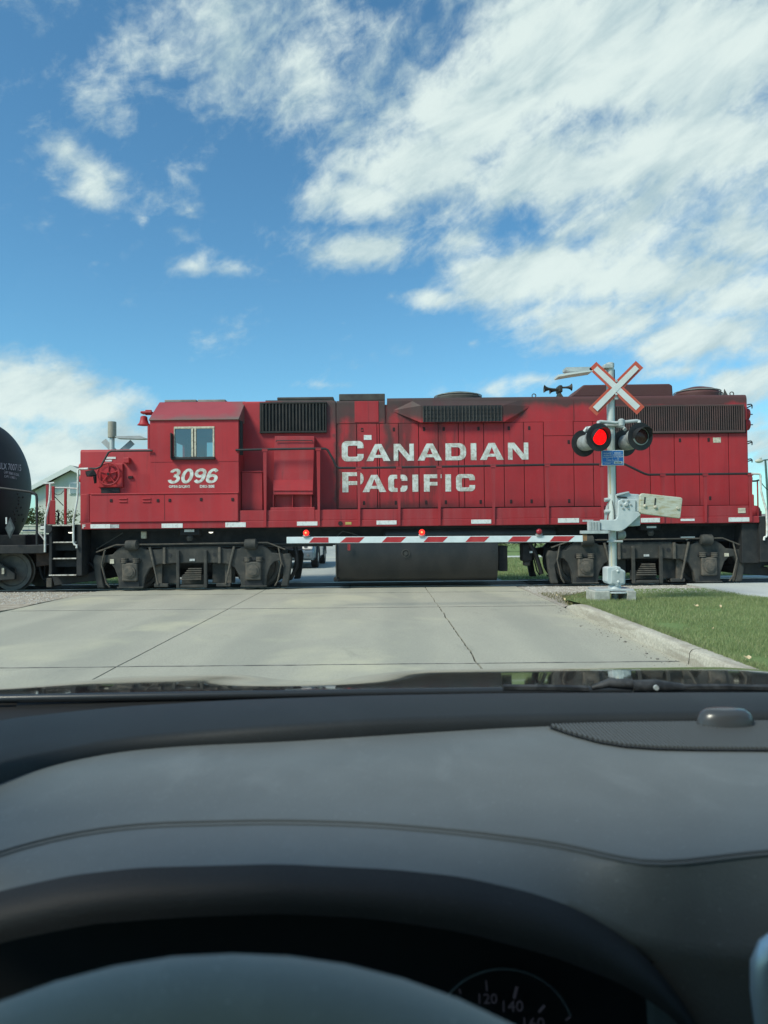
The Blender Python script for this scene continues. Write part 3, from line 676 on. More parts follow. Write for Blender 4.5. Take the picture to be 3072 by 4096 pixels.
# radiator shutters at the rear
XR0 = xa('L', 20, 350, YH); XR1 = xa('L', 1380, 350, YH); zA = za('L', 700, 232, YH); zB = za('L', 700, 492, YH)
MB().box(XR0, XR1, YH-.014, YH+.01, zB, zA).build('shutter_backing', LAMPBLACK, loco)
MB().box(XR0-.02, XR1+.04, YH-.07, YH+.002, zB-.05, zB).box(XR0-.02, XR1+.04, YH-.05, YH+.002, zA, zA+.035).box(XR1, XR1+.04, YH-.06, YH+.002, zB, zA).build('shutter_frame', RADIATOR, loco, bevel=.006)
n = 58; w = (XR1-XR0)/n; s = MB()
for i in range(n):
    x = XR0+w*i; o = len(s.v)
    s.add([(x+w*.05, YH-.05, zB), (x+w*.45, YH-.055, zB), (x+w*.85, YH-.02, zB), (x+w*.05, YH-.05, zA), (x+w*.45, YH-.055, zA), (x+w*.85, YH-.02, zA)], [(0, 1, 4, 3), (1, 2, 5, 4), (0, 2, 1), (3, 4, 5), (2, 0, 3, 5)])
s.build('shutter_slats', RADIATOR, loco, kind='stuff')
# dynamic brake blister and its grille
def P3(c, x, y, Y): return tuple(at(c, x, y, Y))
bl = MB().hull([P3('C', *q, YH+.01) for q in ((490, 262), (640, 190), (1440, 186), (1520, 228), (1392, 343), (690, 352))] + [P3('C', *q, YH-.13) for q in ((706, 226), (1318, 222), (1318, 346), (706, 350))])
bl.build('brake_blister', RED, loco)
bx('grille_opening', 'C', 722, 224, 1304, 344, YH-.136, .01, LAMPBLACK)
g0 = None; p0 = at('C', 724, 284, YH-.145); p1 = at('C', 1302, 284, YH-.145); zA = za('C', 1010, 226, YH-.145); zB = za('C', 1010, 343, YH-.145)
w = (p1.x-p0.x)/22
for i in range(23):
    if g0 is None: g0 = MB().box(p0.x-.008, p0.x+.008, YH-.16, YH-.136, zB, zA).build('grille_bar', SOOTROOF, loco)
    else: share(g0, w*i)
for k in range(1, 4):
    z = zB+(zA-zB)*k/4; MB().box(p0.x, p1.x, YH-.148, YH-.138, z-.004, z+.004).build('grille_rod', LOUVER, loco)
# roof fans, radiator hatch, horn, lifting eyes
def fan(c, xl, xr, yt, yb, mat):
    a = at(c, xl, yb, YC); b = at(c, xr, yb, YC); t = at(c, (xl+xr)/2, yt, YC).z; r = (b.x-a.x)/2; h = t-(ZM-.02)
    o = MB().lathe([(r*.98, 0), (r, h*.45), (r*.93, h*.62), (r*.7, h*.85), (r*.35, h), (.01, h)], ((a.x+b.x)/2, YC, ZM-.02), (0, 0, 1), 36).build('roof_fan', mat, loco, smooth=35)
    MB().tube([((a.x+b.x)/2+r*.96*math.cos(k*.2618), YC+r*.96*math.sin(k*.2618), ZM-.02+h*.66) for k in range(24)], .014, 6, True).build('fan_rim', ROOFGREY, o)
fan('C', 800, 1160, 132, 168, SOOTROOF); fan('D', 985, 1312, 272, 328, RED)
pts = [('D', 232, 338), ('D', 332, 250), ('D', 950, 242), ('D', 972, 254), ('D', 978, 335)]
MB().prism([(at(c, x, y, 16.95).x, max(ZM-.02, at(c, x, y, 16.95).z)) for c, x, y in pts], 16.95, 18.05).build('radiator_hatch', RED, loco, bevel=.03)
horn = empty('horn', at('V', 960, 990, 17.2), parent=loco)
def trumpet(x0, y0, x1, y1, r, Y):
    a = at('V', x0, y0, Y); b = at('V', x1, y1, Y); L_ = (b-a).length
    MB().lathe([(r*.24, 0), (r*.27, L_*.45), (r*.36, L_*.68), (r*.56, L_*.85), (r*.86, L_*.96), (r, L_), (r*.92, L_), (r*.45, L_*.86), (r*.2, L_*.6)], a, b-a, 20).build('trumpet', HORN, horn, smooth=40)
HORN = M('horn_bronze', (.040, .036, .030), (.070, .055, .042), 12, .6, metal=.3)
trumpet(930, 640, 295, 612, .096, 17.2); trumpet(930, 690, 545, 715, .072, 17.34); trumpet(1030, 560, 1510, 542, .090, 17.2)
MB().box(at('V', 900, 780, 17.2).x, at('V', 1080, 780, 17.2).x, 17.1, 17.42, za('V', 950, 790, 17.2), za('V', 950, 470, 17.2)).build('manifold', HORN, horn, bevel=.03)
a = at('V', 810, 1000, 17.2); b = at('V', 1165, 1000, 17.2); t = at('V', 960, 770, 17.2)
MB().hull([(a.x, 17.05, ZM-.02), (b.x, 17.05, ZM-.02), (a.x, 17.45, ZM-.02), (b.x, 17.45, ZM-.02), (a.x+.1, 17.15, t.z), (b.x-.12, 17.15, t.z), (a.x+.1, 17.35, t.z), (b.x-.12, 17.35, t.z)]).build('horn_bracket', HORN, horn)
for (c, x, y) in (('K', 652, 132), ('L', 1158, 92), ('L', 1272, 92)):
    p = at(c, x, y, 16.8); MB().tube([(p.x+.045*math.cos(k*.524), 16.8, ZM+.045+.045*math.sin(k*.524)) for k in range(12)], .012, 6, True).build('lifting_eye', SOOTROOF, loco)
p = at('L', 1205, 100, 17.0); MB().prism([(p.x-.05, ZM-.02), (p.x+.07, ZM+.03), (p.x-.02, ZM+.2)], 17.0, 17.02).build('roof_bracket', SOOTROOF, loco)
# nose
ZN = za('A', 900, 622, 16.5)
hood_cap('nose', xa('A', 667, 900, 16.35), XCL+.01, ST, ZN, .07, RED_CAB, 16.35, 18.65)
zb = za('A', 900, 990, YS)
MB().box(xa('A', 745, 1100, YS-.03), XCR-.01, YS-.03, YS+.3, ST+.002, zb-.012).build('battery_box', RED_CAB, loco, bevel=.012)
MB().box(xa('A', 745, 1100, YS-.03)+.02, XCR+.002, YS-.045, YS+.02, zb-.010, zb+.018).build('battery_box_lip', RED_CAB, loco, bevel=.008)
MB().box(xa('A', 668, 1100, 16.12), xa('A', 743, 1100, 16.12), 16.12, 16.4, ST+.002, zb+.02).build('nose_corner_post', RED_CAB, loco, bevel=.012)
bbx = xa('A', 1368, 1100, YS); MB().box(bbx-.004, bbx+.004, YS-.034, YS-.028, ST+.03, zb-.02).build('box_seam', CORE, loco)
for (x, y) in ((1020, 1025), (1020, 1050), (1215, 1025), (1215, 1050)):
    bx('vent_louver', 'A', x-35, y-5, x+35, y+6, YS-.05, .03, RED_CAB, bevel=.008)
for (c, x, y) in (('A', 922, 1041), ('A', 1310, 1041), ('A', 1408, 1039), ('J', 845, 1452), ('J', 1262, 1452)):
    p = at(c, x, y, YS-.03); MB().box(p.x-.03, p.x+.03, YS-.045, YS-.025, p.z-.035, p.z+.035).build('latch', LATCH, loco, bevel=.012)
# hand brake
hb = empty('hand_brake', at('A', 905, 822, 16.3), parent=loco); p = at('A', 904, 822, 16.25)
bx('brake_housing', 'A', 812, 735, 1018, 932, 16.28, .08, RED_CAB, hb, bevel=.015)
bx('brake_recess', 'A', 838, 936, 992, 980, 16.32, .04, LAMPBLACK, hb)
MB().tube([(p.x+.25*math.cos(k*.2618), 16.22, p.z+.25*math.sin(k*.2618)) for k in range(24)], .022, 8, True).build('brake_wheel', RED_CAB, hb, smooth=40)
BRIGHT = M('bright_red', (.40, .012, .022), (.34, .014, .024), 5, .45)
MB().lathe([(.17, 0), (.165, .035), (.05, .05), (.05, .075), (.01, .08)], (p.x, 16.28, p.z), (0, -1, 0), 28).build('brake_disc', BRIGHT, hb, smooth=35)
for k in range(5):
    a = k*1.2566+.3; MB().tube([(p.x+.06*math.cos(a), 16.22, p.z+.06*math.sin(a)), (p.x+.245*math.cos(a), 16.22, p.z+.245*math.sin(a))], .014, 6).build('brake_spoke', RED_CAB, hb)
MB().lathe([(.035, 0), (.03, .03)], (p.x, 16.21, p.z), (0, -1, 0), 12).build('brake_hub', LATCH, hb)
bx('nose_box', 'A', 1020, 684, 1070, 730, 16.22, .14, RED_CAB, bevel=.015); bx('nose_hinge', 'A', 1062, 838, 1098, 858, 16.31, .05, LATCH)
bx('data_plate', 'A', 872, 679, 960, 696, 16.34, .008, REFLECT); bx('data_plate', 'A', 872, 703, 928, 717, 16.34, .008, REFLECT)
MB().tube([at('A', 1265, 628, 15.96), at('A', 1100, 629, 15.96), at('A', 925, 630, 15.96), at('A', 900, 642, 15.96), at('A', 835, 760, 15.96), at('A', 800, 776, 15.96), at('A', 740, 776, 15.96)], .022, 8).build('grab_rail', RAIL_BLK, loco, smooth=60)
rg2 = random.Random(3)
hp = at('A', 762, 808, 15.93)
MB().hull([(hp.x+rg2.uniform(-.17, .17)*(1-abs(k)*.3), 15.9+rg2.uniform(-.05, .1), hp.z+.08-rg2.uniform(0, .2)) for k in (0, 0, 0, 0, 0, 0, 0, 0, .5, .5)]).hull([(hp.x+.02, 15.92, hp.z-.02), (hp.x+.1, 15.95, hp.z-.04), (hp.x+.11, 15.92, hp.z-.24), (hp.x+.05, 15.93, hp.z-.25), (hp.x+.08, 15.88, hp.z-.14)]).build('bagged_light', M('black_bag', (.010, .011, .013), None, rough=.7, spec=.15), loco)
# cab
wl, wr = xa('J', 482, 700, YS), xa('J', 1020, 700, YS); wt, wb = za('J', 750, 484, YS), za('J', 750, 888, YS)
cabm = MB()
for (y0, y1) in ((YS, YS+.06), (18.94, 19.0)):
    cabm.box(XCL, XCR, y0, y1, ST+.002, wb).box(XCL, XCR, y0, y1, wt, EAVE).box(XCL, wl, y0, y1, wb, wt).box(wr, XCR, y0, y1, wb, wt)
cabm.box(XCL, XCL+.05, YS+.06, 18.94, ST, 2.75).box(XCL, XCL+.05, YS+.06, 18.94, 3.55, EAVE).box(XCL, XCL+.05, YS+.06, YS+.25, 2.75, 3.55).box(XCL, XCL+.05, 17.0, 17.9, 2.75, 3.55).box(XCL, XCL+.05, 18.6, 18.94, 2.75, 3.55)
cabm.box(XCR-.05, XCR, YS+.06, 18.94, ST, EAVE)
cabm.build('cab', RED_CAB, loco)
z = za('J', 750, 948, YS); MB().box(XCL+.02, XCR-.01, YS-.008, YS+.01, z-.006, z+.006).build('cab_seam', RED_CAB, loco)
zr = za('J', 800, 158, 16.75); m = MB()
prof = [(YS-.035, EAVE-.01), (YS-.035, EAVE+.012), (16.75, zr), (18.25, zr), (19.035, EAVE+.012), (19.035, EAVE-.01)]; n = len(prof)
m.add([(XCL-.02, y, z_) for y, z_ in prof]+[(XCR+.02, y, z_) for y, z_ in prof], [tuple(range(n-1, -1, -1)), tuple(range(n, 2*n))]+[(i, (i+1) % n, n+(i+1) % n, n+i) for i in range(n)])
m.f = [tuple(reversed(f)) for f in m.f]
def roof_red():
    n = NT('cab_roof_paint'); x, y, z = n.xyz()
    b = n.mix(n.ramp(n.noise(1.2, 5, .6), .3, .7), (.33, .055, .065), (.28, .045, .055))
    e = n.math('ADD', z, n.math('MULTIPLY', n.math('SUBTRACT', n.noise(1.4, 5, .6), .5), .5))
    b = n.mix(n.math('MULTIPLY', n.math('SUBTRACT', 1.0, n.ramp(e, 3.78, 4.0)), .85), b, (.14, .125, .11))
    b = n.mix(n.math('MULTIPLY', n.ramp(n.math('ADD', x, n.math('MULTIPLY', n.noise(1.5, 5), .8)), -3.15, -2.6), .85), b, (.15, .13, .11))
    n.set(base=b, rough=.55, spec=.35); return n.m
m.build('cab_roof', roof_red(), loco, bevel=.012)
bx('roof_unit', 'J', 358, 128, 776, 160, 16.9, 1.1, ROOFGREY, bevel=.01); bx('roof_unit', 'J', 798, 126, 1163, 160, 16.9, 1.1, ROOFGREY, bevel=.01)
bx('rear_cab_post', 'M', 185, 410, 232, 860, YS+.12, .1, LAMPBLACK, bevel=.01)
MB().box(XCL+.1, XCR-.1, 16.7, 18.6, ST, 2.45).build('cab_console', LAMPBLACK, loco, bevel=.05)
MB().box(XCL+.9, XCL+1.35, 16.5, 17.0, 2.3, 3.05).build('cab_seat', LAMPBLACK, loco, bevel=.08)
win = empty('cab_window', at('J', 750, 890, YS), parent=loco)
for (a, b, c2, d2) in ((482, 484, 1020, 512), (997, 512, 1020, 886), (712, 512, 740, 886), (752, 512, 778, 886), (482, 512, 494, 886)):
    bx('window_frame', 'J', a, b, c2, d2, YS-.012, .04, CREAM, win, bevel=.004)
bx('window_gap', 'J', 739, 512, 753, 886, YS+.004, .02, LATCH, win)
for (a, b) in ((493, 713), (777, 998)):
    p = at('J', a, 510, YS+.02); q = at('J', b, 888, YS+.02)
    MB().add([(p.x, YS+.02, q.z), (q.x, YS+.02, q.z), (q.x, YS+.02, p.z), (p.x, YS+.02, p.z)], [(0, 1, 2, 3)]).build('window_pane', CABGLASS, win)
bx('window_ledge', 'J', 440, 888, 1022, 922, YS-.07, .09, LAMPBLACK, win, bevel=.008)
bx('wind_deflector', 'J', 432, 568, 446, 905, YS-.14, .14, LOUVER, win, bevel=.004)
# bell and its bracket on the cab front
bell = empty('bell', at('J', 95, 480, 16.5), parent=loco)
p = at('J', 85, 345, 16.5); q = at('J', 78, 468, 16.5); h = p.z-q.z
MB().lathe([(.04, 0), (.075, .02), (.085, h*.45), (.105, h*.75), (.150, h)], (p.x, 16.5, p.z), (0, 0, -1), 24).build('bell_body', RED_CAB, bell, smooth=40)
bx('bell_bracket', 'J', 35, 278, 185, 308, 16.42, .2, RED_CAB, bell, bevel=.015); bx('bell_arm', 'J', 100, 262, 182, 330, 16.5, .06, RED_CAB, bell, bevel=.01)
bx('cab_front_pipe', 'J', 132, 470, 160, 780, 16.3, .05, RED_CAB)
# filter box and cupboard on the walkway
a = lambda x, y, Y: P3('M', x, y, Y)
MB().hull([a(662, 612, 16.22), a(1186, 612, 16.22), a(638, 1388, 16.08), a(1166, 1388, 16.08)] + [(q[0], 16.62, q[2]) for q in (a(662, 612, 16.22), a(1186, 612, 16.22), a(638, 1388, 16.08), a(1166, 1388, 16.08))]).build('filter_housing', RED_SILL, loco, bevel=.012)
MB().tube([a(678, 690, 16.17), a(682, 672, 16.17), a(920, 668, 16.17), a(1160, 670, 16.17), a(1166, 690, 16.17)], .011, 6).build('filter_handle', RAIL_BLK, loco)
zz = za('M', 900, 1186, 16.1); MB().hull([a(642, 1192, 16.095), a(1168, 1192, 16.095), a(638, 1335, 16.065), a(1164, 1335, 16.065), a(642, 1192, 16.3), a(1168, 1192, 16.3), a(638, 1335, 16.3), a(1164, 1335, 16.3)]).build('filter_band', RED, loco)
bx('filter_base', 'M', 640, 1388, 1140, 1556, 16.26, .3, RED_SILL); 
for (x0_, x1_) in ((634, 648), (890, 900), (1136, 1150)): bx('filter_divider', 'M', x0_, 1392, x1_, 1554, 16.12, .14, RED_SILL)
bx('filter_shelf', 'M', 598, 1556, 1190, 1600, 16.03, .5, RED_SILL, bevel=.012)
bx('cupboard', 'M', 218, 1092, 498, 1598, 16.25, .4, RED, bevel=.012); bx('cupboard_lid', 'M', 214, 1074, 502, 1091, 16.23, .4, RED, bevel=.006)
# handrail and stanchions
hr = [('M', 142, 797), ('M', 520, 788), ('M', 1220, 777), ('M', 1330, 779), ('M', 1362, 797), ('M', 1430, 915), ('M', 1472, 1010), ('M', 1510, 1035), ('C', 300, 685), ('C', 840, 676), ('C', 1240, 669), ('C', 1635, 662), ('K', 1380, 878), ('L', 132, 845), ('L', 335, 943), ('L', 380, 957), ('L', 535, 955), ('L', 985, 951), ('L', 1476, 946)]
MB().tube([at(c, x, y, YS-.02) for c, x, y in hr], .026, 8).build('handrail', RAIL_BLK, loco, smooth=60)
for (c, x, y0, y1) in (('M', 528, 790, 1806), ('M', 1238, 778, 1800), ('C', 248, 686, 1104), ('C', 544, 681, 1102), ('C', 840, 676, 1098), ('C', 1240, 669, 1094), ('C', 1638, 662, 1090), ('K', 1404, 878, 1470), ('L', 535, 955, 1455), ('L', 988, 951, 1455), ('L', 1470, 946, 1400)):
    p = at(c, x, y0, YS-.03); q = at(c, x+(6 if c == 'M' else 3), y1, YS-.03); zt_ = p.z+.012; zb_ = SB+.02
    MB().hull([(p.x-.040, YS-.035, zt_-.05), (p.x+.040, YS-.035, zt_-.05), (p.x-.032, YS-.035, zt_-.14), (p.x+.032, YS-.035, zt_-.14), (p.x-.040, YS-.005, zt_-.05), (p.x+.040, YS-.005, zt_-.05), (p.x-.022, YS-.005, zb_), (p.x+.022, YS-.005, zb_), (p.x-.022, YS-.035, zb_), (p.x+.022, YS-.035, zb_)]).box(p.x-.062, p.x+.062, YS-.045, YS+.005, zt_-.052, zt_+.005).build('stanchion', RED_SILL, loco)
# white reflector plates and tags along the sill
for (c, x0_, y0_, x1_, y1_, mt) in (('A', 750, 1238, 915, 1272, REFLECT), ('A', 918, 1240, 988, 1270, STENCIL), ('A', 1340, 1232, 1515, 1268, REFLECT), ('J', 1165, 1757, 1437, 1820, REFLECT), ('M', 955, 1746, 1227, 1800, REFLECT), ('C', 380, 1073, 528, 1103, REFLECT), ('C', 1078, 1066, 1226, 1096, REFLECT), ('K', 918, 1473, 1152, 1523, REFLECT), ('D', 745, 1209, 882, 1241, REFLECT), ('L', 1240, 1412, 1462, 1458, REFLECT), ('C', 150, 1084, 195, 1103, YELLOW), ('K', 1190, 1490, 1310, 1512, STENCIL)):
    bx('reflector_plate', c, x0_, y0_, x1_, y1_, YS-.008, .012, mt, bevel=.002)
bx('data_plate', 'L', 728, 1427, 876, 1450, YS-.006, .01, REFLECT); bx('data_plate', 'L', 1340, 1312, 1420, 1366, YS+.0, .01, CREAM); bx('data_plate', 'L', 1073, 560, 1157, 614, YH-.014, .01, CREAM)
bx('data_plate', 'C', 286, 443, 343, 478, YH-.014, .01, REFLECT); bx('data_plate', 'C', 286, 438, 343, 443, YH-.014, .01, ARM_RED)
for (c, x, y) in (('C', 113, 1094),):
    p = at(c, x, y, YS); MB().lathe([(.05, 0), (.05, .02)], (p.x, YS+.005, p.z), (0, -1, 0), 14).build('sill_port', LATCH, loco)
# lettering
def arc(cx, cy, r, a0, a1, n=6): return [(cx+r*math.cos(R(a0+(a1-a0)*i/n)), cy+r*math.sin(R(a0+(a1-a0)*i/n))) for i in range(n+1)]
def glyph(ch, w, h, s, t):
    if ch == 'I': return [[(0, 0), (w, 0), (w, h), (0, h)]]
    if ch == 'N':
        d = s*1.12; y1 = h*(1-(w-s*.78-d)/(w-d)); y2 = h*(1-s*.78/(w-d)); s *= .78
        return [[(0, 0), (0, h), (d, h), (w-s, y1), (w-s, h), (w, h), (w, 0), (w-d, 0), (s, y2), (s, 0)]]
    if ch == 'A':
        tp = s*.55; ft = s*1.18; yb, yt = h*.19, h*.36
        lx = lambda y: ft + (w/2-ft)*y/(h*.80)     # inner left edge
        return [[(0, 0), (w/2-tp, h), (w/2+tp, h), (w, 0), (w-ft, 0), (w-lx(yb), yb), (lx(yb), yb), (ft, 0)], [(lx(yt)+.002, yt), (w-lx(yt)-.002, yt), (w/2, h*.76)]]
    if ch == 'C':
        r = h*.24; g0, g1 = h*.36, h*.64; q = h*.05
        o = arc(w-r, h-r, r, 0, 90)+arc(r, h-r, r, 90, 180)+arc(r, r, r, 180, 270)+arc(w-r, r, r, 270, 360)
        return [[(w, g1)]+o+[(w, g0), (w-s, g0), (w-s, t+q), (w-s-q, t), (s+q, t), (s, t+q), (s, h-t-q), (s+q, h-t), (w-s-q, h-t), (w-s, h-t-q), (w-s, g1)]]
    if ch == 'D':
        r = h*.40
        return [[(0, 0), (0, h)]+arc(w-r, h-r, r, 90, 0)+arc(w-r, r, r, 0, -90), [(s, t), (s, h-t)]+arc(w-s-h*.18, h-t-h*.18, h*.18, 90, 0)+arc(w-s-h*.18, t+h*.18, h*.18, 0, -90)]
    if ch == 'P':
        m_ = h*.36; r = (h-m_)/2*.8
        return [[(0, 0), (0, h)]+arc(w-r, h-r, r, 90, 0)+arc(w-r, m_+r, r, 0, -90)+[(s, m_), (s, 0)], [(s, m_+t*.85), (s, h-t*.85), (w-s*1.0, h-t*.85), (w-s*.9, h-t*1.1), (w-s*.9, m_+t*1.1), (w-s*1.0, m_+t*.85)]]
    if ch == 'F': return [[(0, 0), (0, h), (w, h), (w, h-t), (s, h-t), (s, h*.56), (w*.88, h*.56), (w*.88, h*.56-t*.92), (s, h*.56-t*.92), (s, 0)]]
YL = YH-.0095
def word(items, base_l, base_r, top, big_top):
    """items of (letter, x0, x1) in crop C"""
    for ch, x0_, x1_, big in items:
        f = lambda e: base_l + (base_r-base_l)*((x0_+x1_)/2-124)/1376
        a_ = at('C', x0_, f(0), YL); b_ = at('C', x1_, f(0), YL); hh = (big_top if big else top)
        w_ = b_.x-a_.x; h_ = hh/1.84333/FPX*YL; s_ = .132 if not big else .140; t_ = .090 if not big else .105
        flat_shape(glyph(ch, w_, h_, s_, t_), (a_.x, b_.x, a_.z, a_.z+h_), YL, .004, 'letter', LETTER, loco)
word([('C', 124, 285, 1), ('A', 305, 482, 0), ('N', 507, 656, 0), ('A', 683, 863, 0), ('D', 889, 1041, 0), ('I', 1075, 1117, 0), ('A', 1143, 1318, 0), ('N', 1350, 1500, 0)], 638, 624, 126, 150)
word([('P', 128, 285, 1), ('A', 277, 452, 0), ('C', 467, 608, 0), ('I', 645, 688, 0), ('F', 730, 860, 0), ('I', 888, 930, 0), ('C', 967, 1107, 0)], 866, 854, 127, 148)
def rect(c, x0_, y0_, x1_, y1_, Y): 
    return (xa(c, x0_, (y0_+y1_)/2, Y), xa(c, x1_, (y0_+y1_)/2, Y), za(c, (x0_+x1_)/2, y1_, Y), za(c, (x0_+x1_)/2, y0_, Y))
# road number in heavy slanted figures, drawn as bands of ellipses
def band(cx, cy, rx, ry, a0, a1, t):
    o = [(cx+rx*math.cos(R(a0+(a1-a0)*i/28)), cy+ry*math.sin(R(a0+(a1-a0)*i/28))) for i in range(29)]; q = [(cx+(rx-t)*math.cos(R(a0+(a1-a0)*i/28)), cy+(ry-t*.80)*math.sin(R(a0+(a1-a0)*i/28))) for i in range(29)]
    return [o+q[::-1]] if abs(a1-a0) < 359 else [o[:-1], q[:-1]]
six = [band(.5, .40, .5, .40, 0, 360, .29), band(.52, .66, .52, .64, 42, 190, .30)]
FIG = {'3': [band(.47, .94, .45, .36, 172, -100, .29), band(.49, .39, .51, .39, 100, -168, .29)], '0': [band(.5, .65, .5, .65, 0, 360, .30)], '6': six, '9': [[[(1-x, 1.3-y) for x, y in sp_] for sp_ in bd] for bd in six]}
x0_, x1_, z0_, z1_ = rect('J', 388, 1042, 1107, 1240, YS); H_ = z1_-z0_; SL = .26; W_ = (x1_-x0_-SL*H_)/4
for i, ch in enumerate('3096'):
    for j, bd in enumerate(FIG[ch]):
        flat_shape([[(x0_+W_*(i+.02)+x*W_*.93+SL*(y/1.3*H_), z0_+y/1.3*H_) for x, y in sp_] for sp_ in bd], None, YS-.001-.0006*j, .003, 'road_number', LETTER, loco)
text('GP38-2/QEG', rect('J', 415, 1264, 695, 1304, YS), YS-.001, LETTER, loco, 'lettering', .035); text('DRS-20E', rect('J', 828, 1260, 1022, 1298, YS), YS-.001, LETTER, loco, 'lettering', .035)
text('F', rect('A', 683, 1240, 708, 1273, YS), YS-.001, LETTER, loco, 'lettering', .05)
# fuel tank, reservoirs, boxes below the sill
tx0, tx1 = xa('G', 328, 300, 16.2), xa('G', 1398, 300, 16.2); tz0, tz1 = za('G', 860, 404, 16.5), za('G', 860, 120, 16.2)
prof = [(16.25, tz1), (16.20, tz1-.12), (16.18, tz1-.38), (16.20, tz1-.6), (16.30, tz0+.12), (16.46, tz0), (18.54, tz0), (18.70, tz0+.12), (18.80, tz1-.6), (18.82, tz1-.38), (18.75, tz1)]; n = len(prof)
m = MB().add([(tx0, y, z_) for y, z_ in prof]+[(tx1, y, z_) for y, z_ in prof], [tuple(range(n)), tuple(range(2*n-1, n-1, -1))]+[(i, n+i, n+(i+1) % n, (i+1) % n) for i in range(n)])
m.f = [tuple(reversed(f)) for f in m.f]
ft = m.build('fuel_tank', TANKBLK, loco, smooth=50)
p = at('G', 785, 222, 16.17); MB().lathe([(.10, 0), (.10, .03), (.075, .035), (.07, .015), (.05, .015), (.045, .04), (.01, .04)], (p.x, 16.19, p.z), (0, -1, 0), 26).build('filler_cap', TRUCK, ft, smooth=35)
bx('tank_end_rib', 'G', 318, 155, 326, 385, 16.15, .3, TRUCK, ft); bx('tank_foot', 'G', 305, 380, 345, 410, 16.3, .25, UNDER, ft, bevel=.03)
MB().tube([at('G', 403, 160, 16.1), at('G', 403, 200, 16.1), at('G', 414, 200, 16.1), at('G', 414, 160, 16.1)], .012, 6).build('fuel_shutoff_ring', ARM_RED, ft)
bx('tank_side_box', 'G', 1402, 172, 1462, 340, 16.35, .5, UNDER, bevel=.02)
p = at('C', 432, 1150, 16.35); q = at('K', 900, 1590, 16.35)
MB().lathe([(.02, 0), (.16, .03), (.2, .1), (.2, q.x-p.x-.1), (.16, q.x-p.x-.03), (.02, q.x-p.x)], (p.x, 16.42, 1.19), (1, 0, 0), 24).build('air_reservoir', TANKBLK, loco, smooth=40)
for (c, x0_, y0_, x1_, y1_) in (('F', 682, 66, 824, 112), ('H', 832, 24, 962, 66)):
    b_ = bx('jacking_box', c, x0_, y0_, x1_, y1_, 16.12, .3, UNDER, bevel=.01)
bx('data_plate', 'F', 714, 70, 786, 88, 16.11, .01, REFLECT); bx('data_plate', 'H', 872, 40, 934, 52, 16.11, .01, REFLECT)
for (c, x, y) in (('F', 755, 135), ('H', 897, 85)):
    p = at(c, x, y, 16.2); MB().lathe([(.06, 0), (.08, .05), (.05, .12)], (p.x, 16.2, p.z+.06), (0, 0, -1), 14).build('drain_valve', TRUCK, loco, smooth=40)
LAMPW = glow('ground_light_lens', (1, .93, .78), 1.3, (.6, .6, .55))
for (c, x, y) in (('F', 910, 98), ('E', 780, 1338)):
    p = at(c, x, y, 16.3); MB().lathe([(.055, 0), (.075, -.05), (.02, -.09)], (p.x, 16.3, p.z+.03), (0, 0, -1), 16).build('lamp_hood', UNDER, loco, smooth=40); MB().lathe([(.05, 0), (.045, .02), (.01, .03)], (p.x, 16.3, p.z+.03), (0, 0, -1), 16).build('ground_light', LAMPW, loco)
MB().tube([at('F', 65, 215, 16.3), at('F', 260, 95, 16.3)], .012, 6).build('drain_pipe', TRUCK, loco)
bx('cylinder_post', 'F', 392, 82, 432, 138, 16.3, .08, CREAM, bevel=.02)
MB().tube([at('C', 85, 1190, 16.3), at('C', 130, 1150, 16.3), at('C', 200, 1168, 16.3), at('C', 245, 1185, 16.3)], .015, 6).build('brake_pipe', TRUCK, loco)
MB().tube([(XL+1.0, 16.4, 1.02), (xa('G', 300, 130, 16.4), 16.4, 1.02)], .025, 8).tube([(XL+1.0, 16.42, .97), (xa('G', 300, 130, 16.4), 16.42, .97)], .015, 8).build('train_pipe', TRUCK, loco)
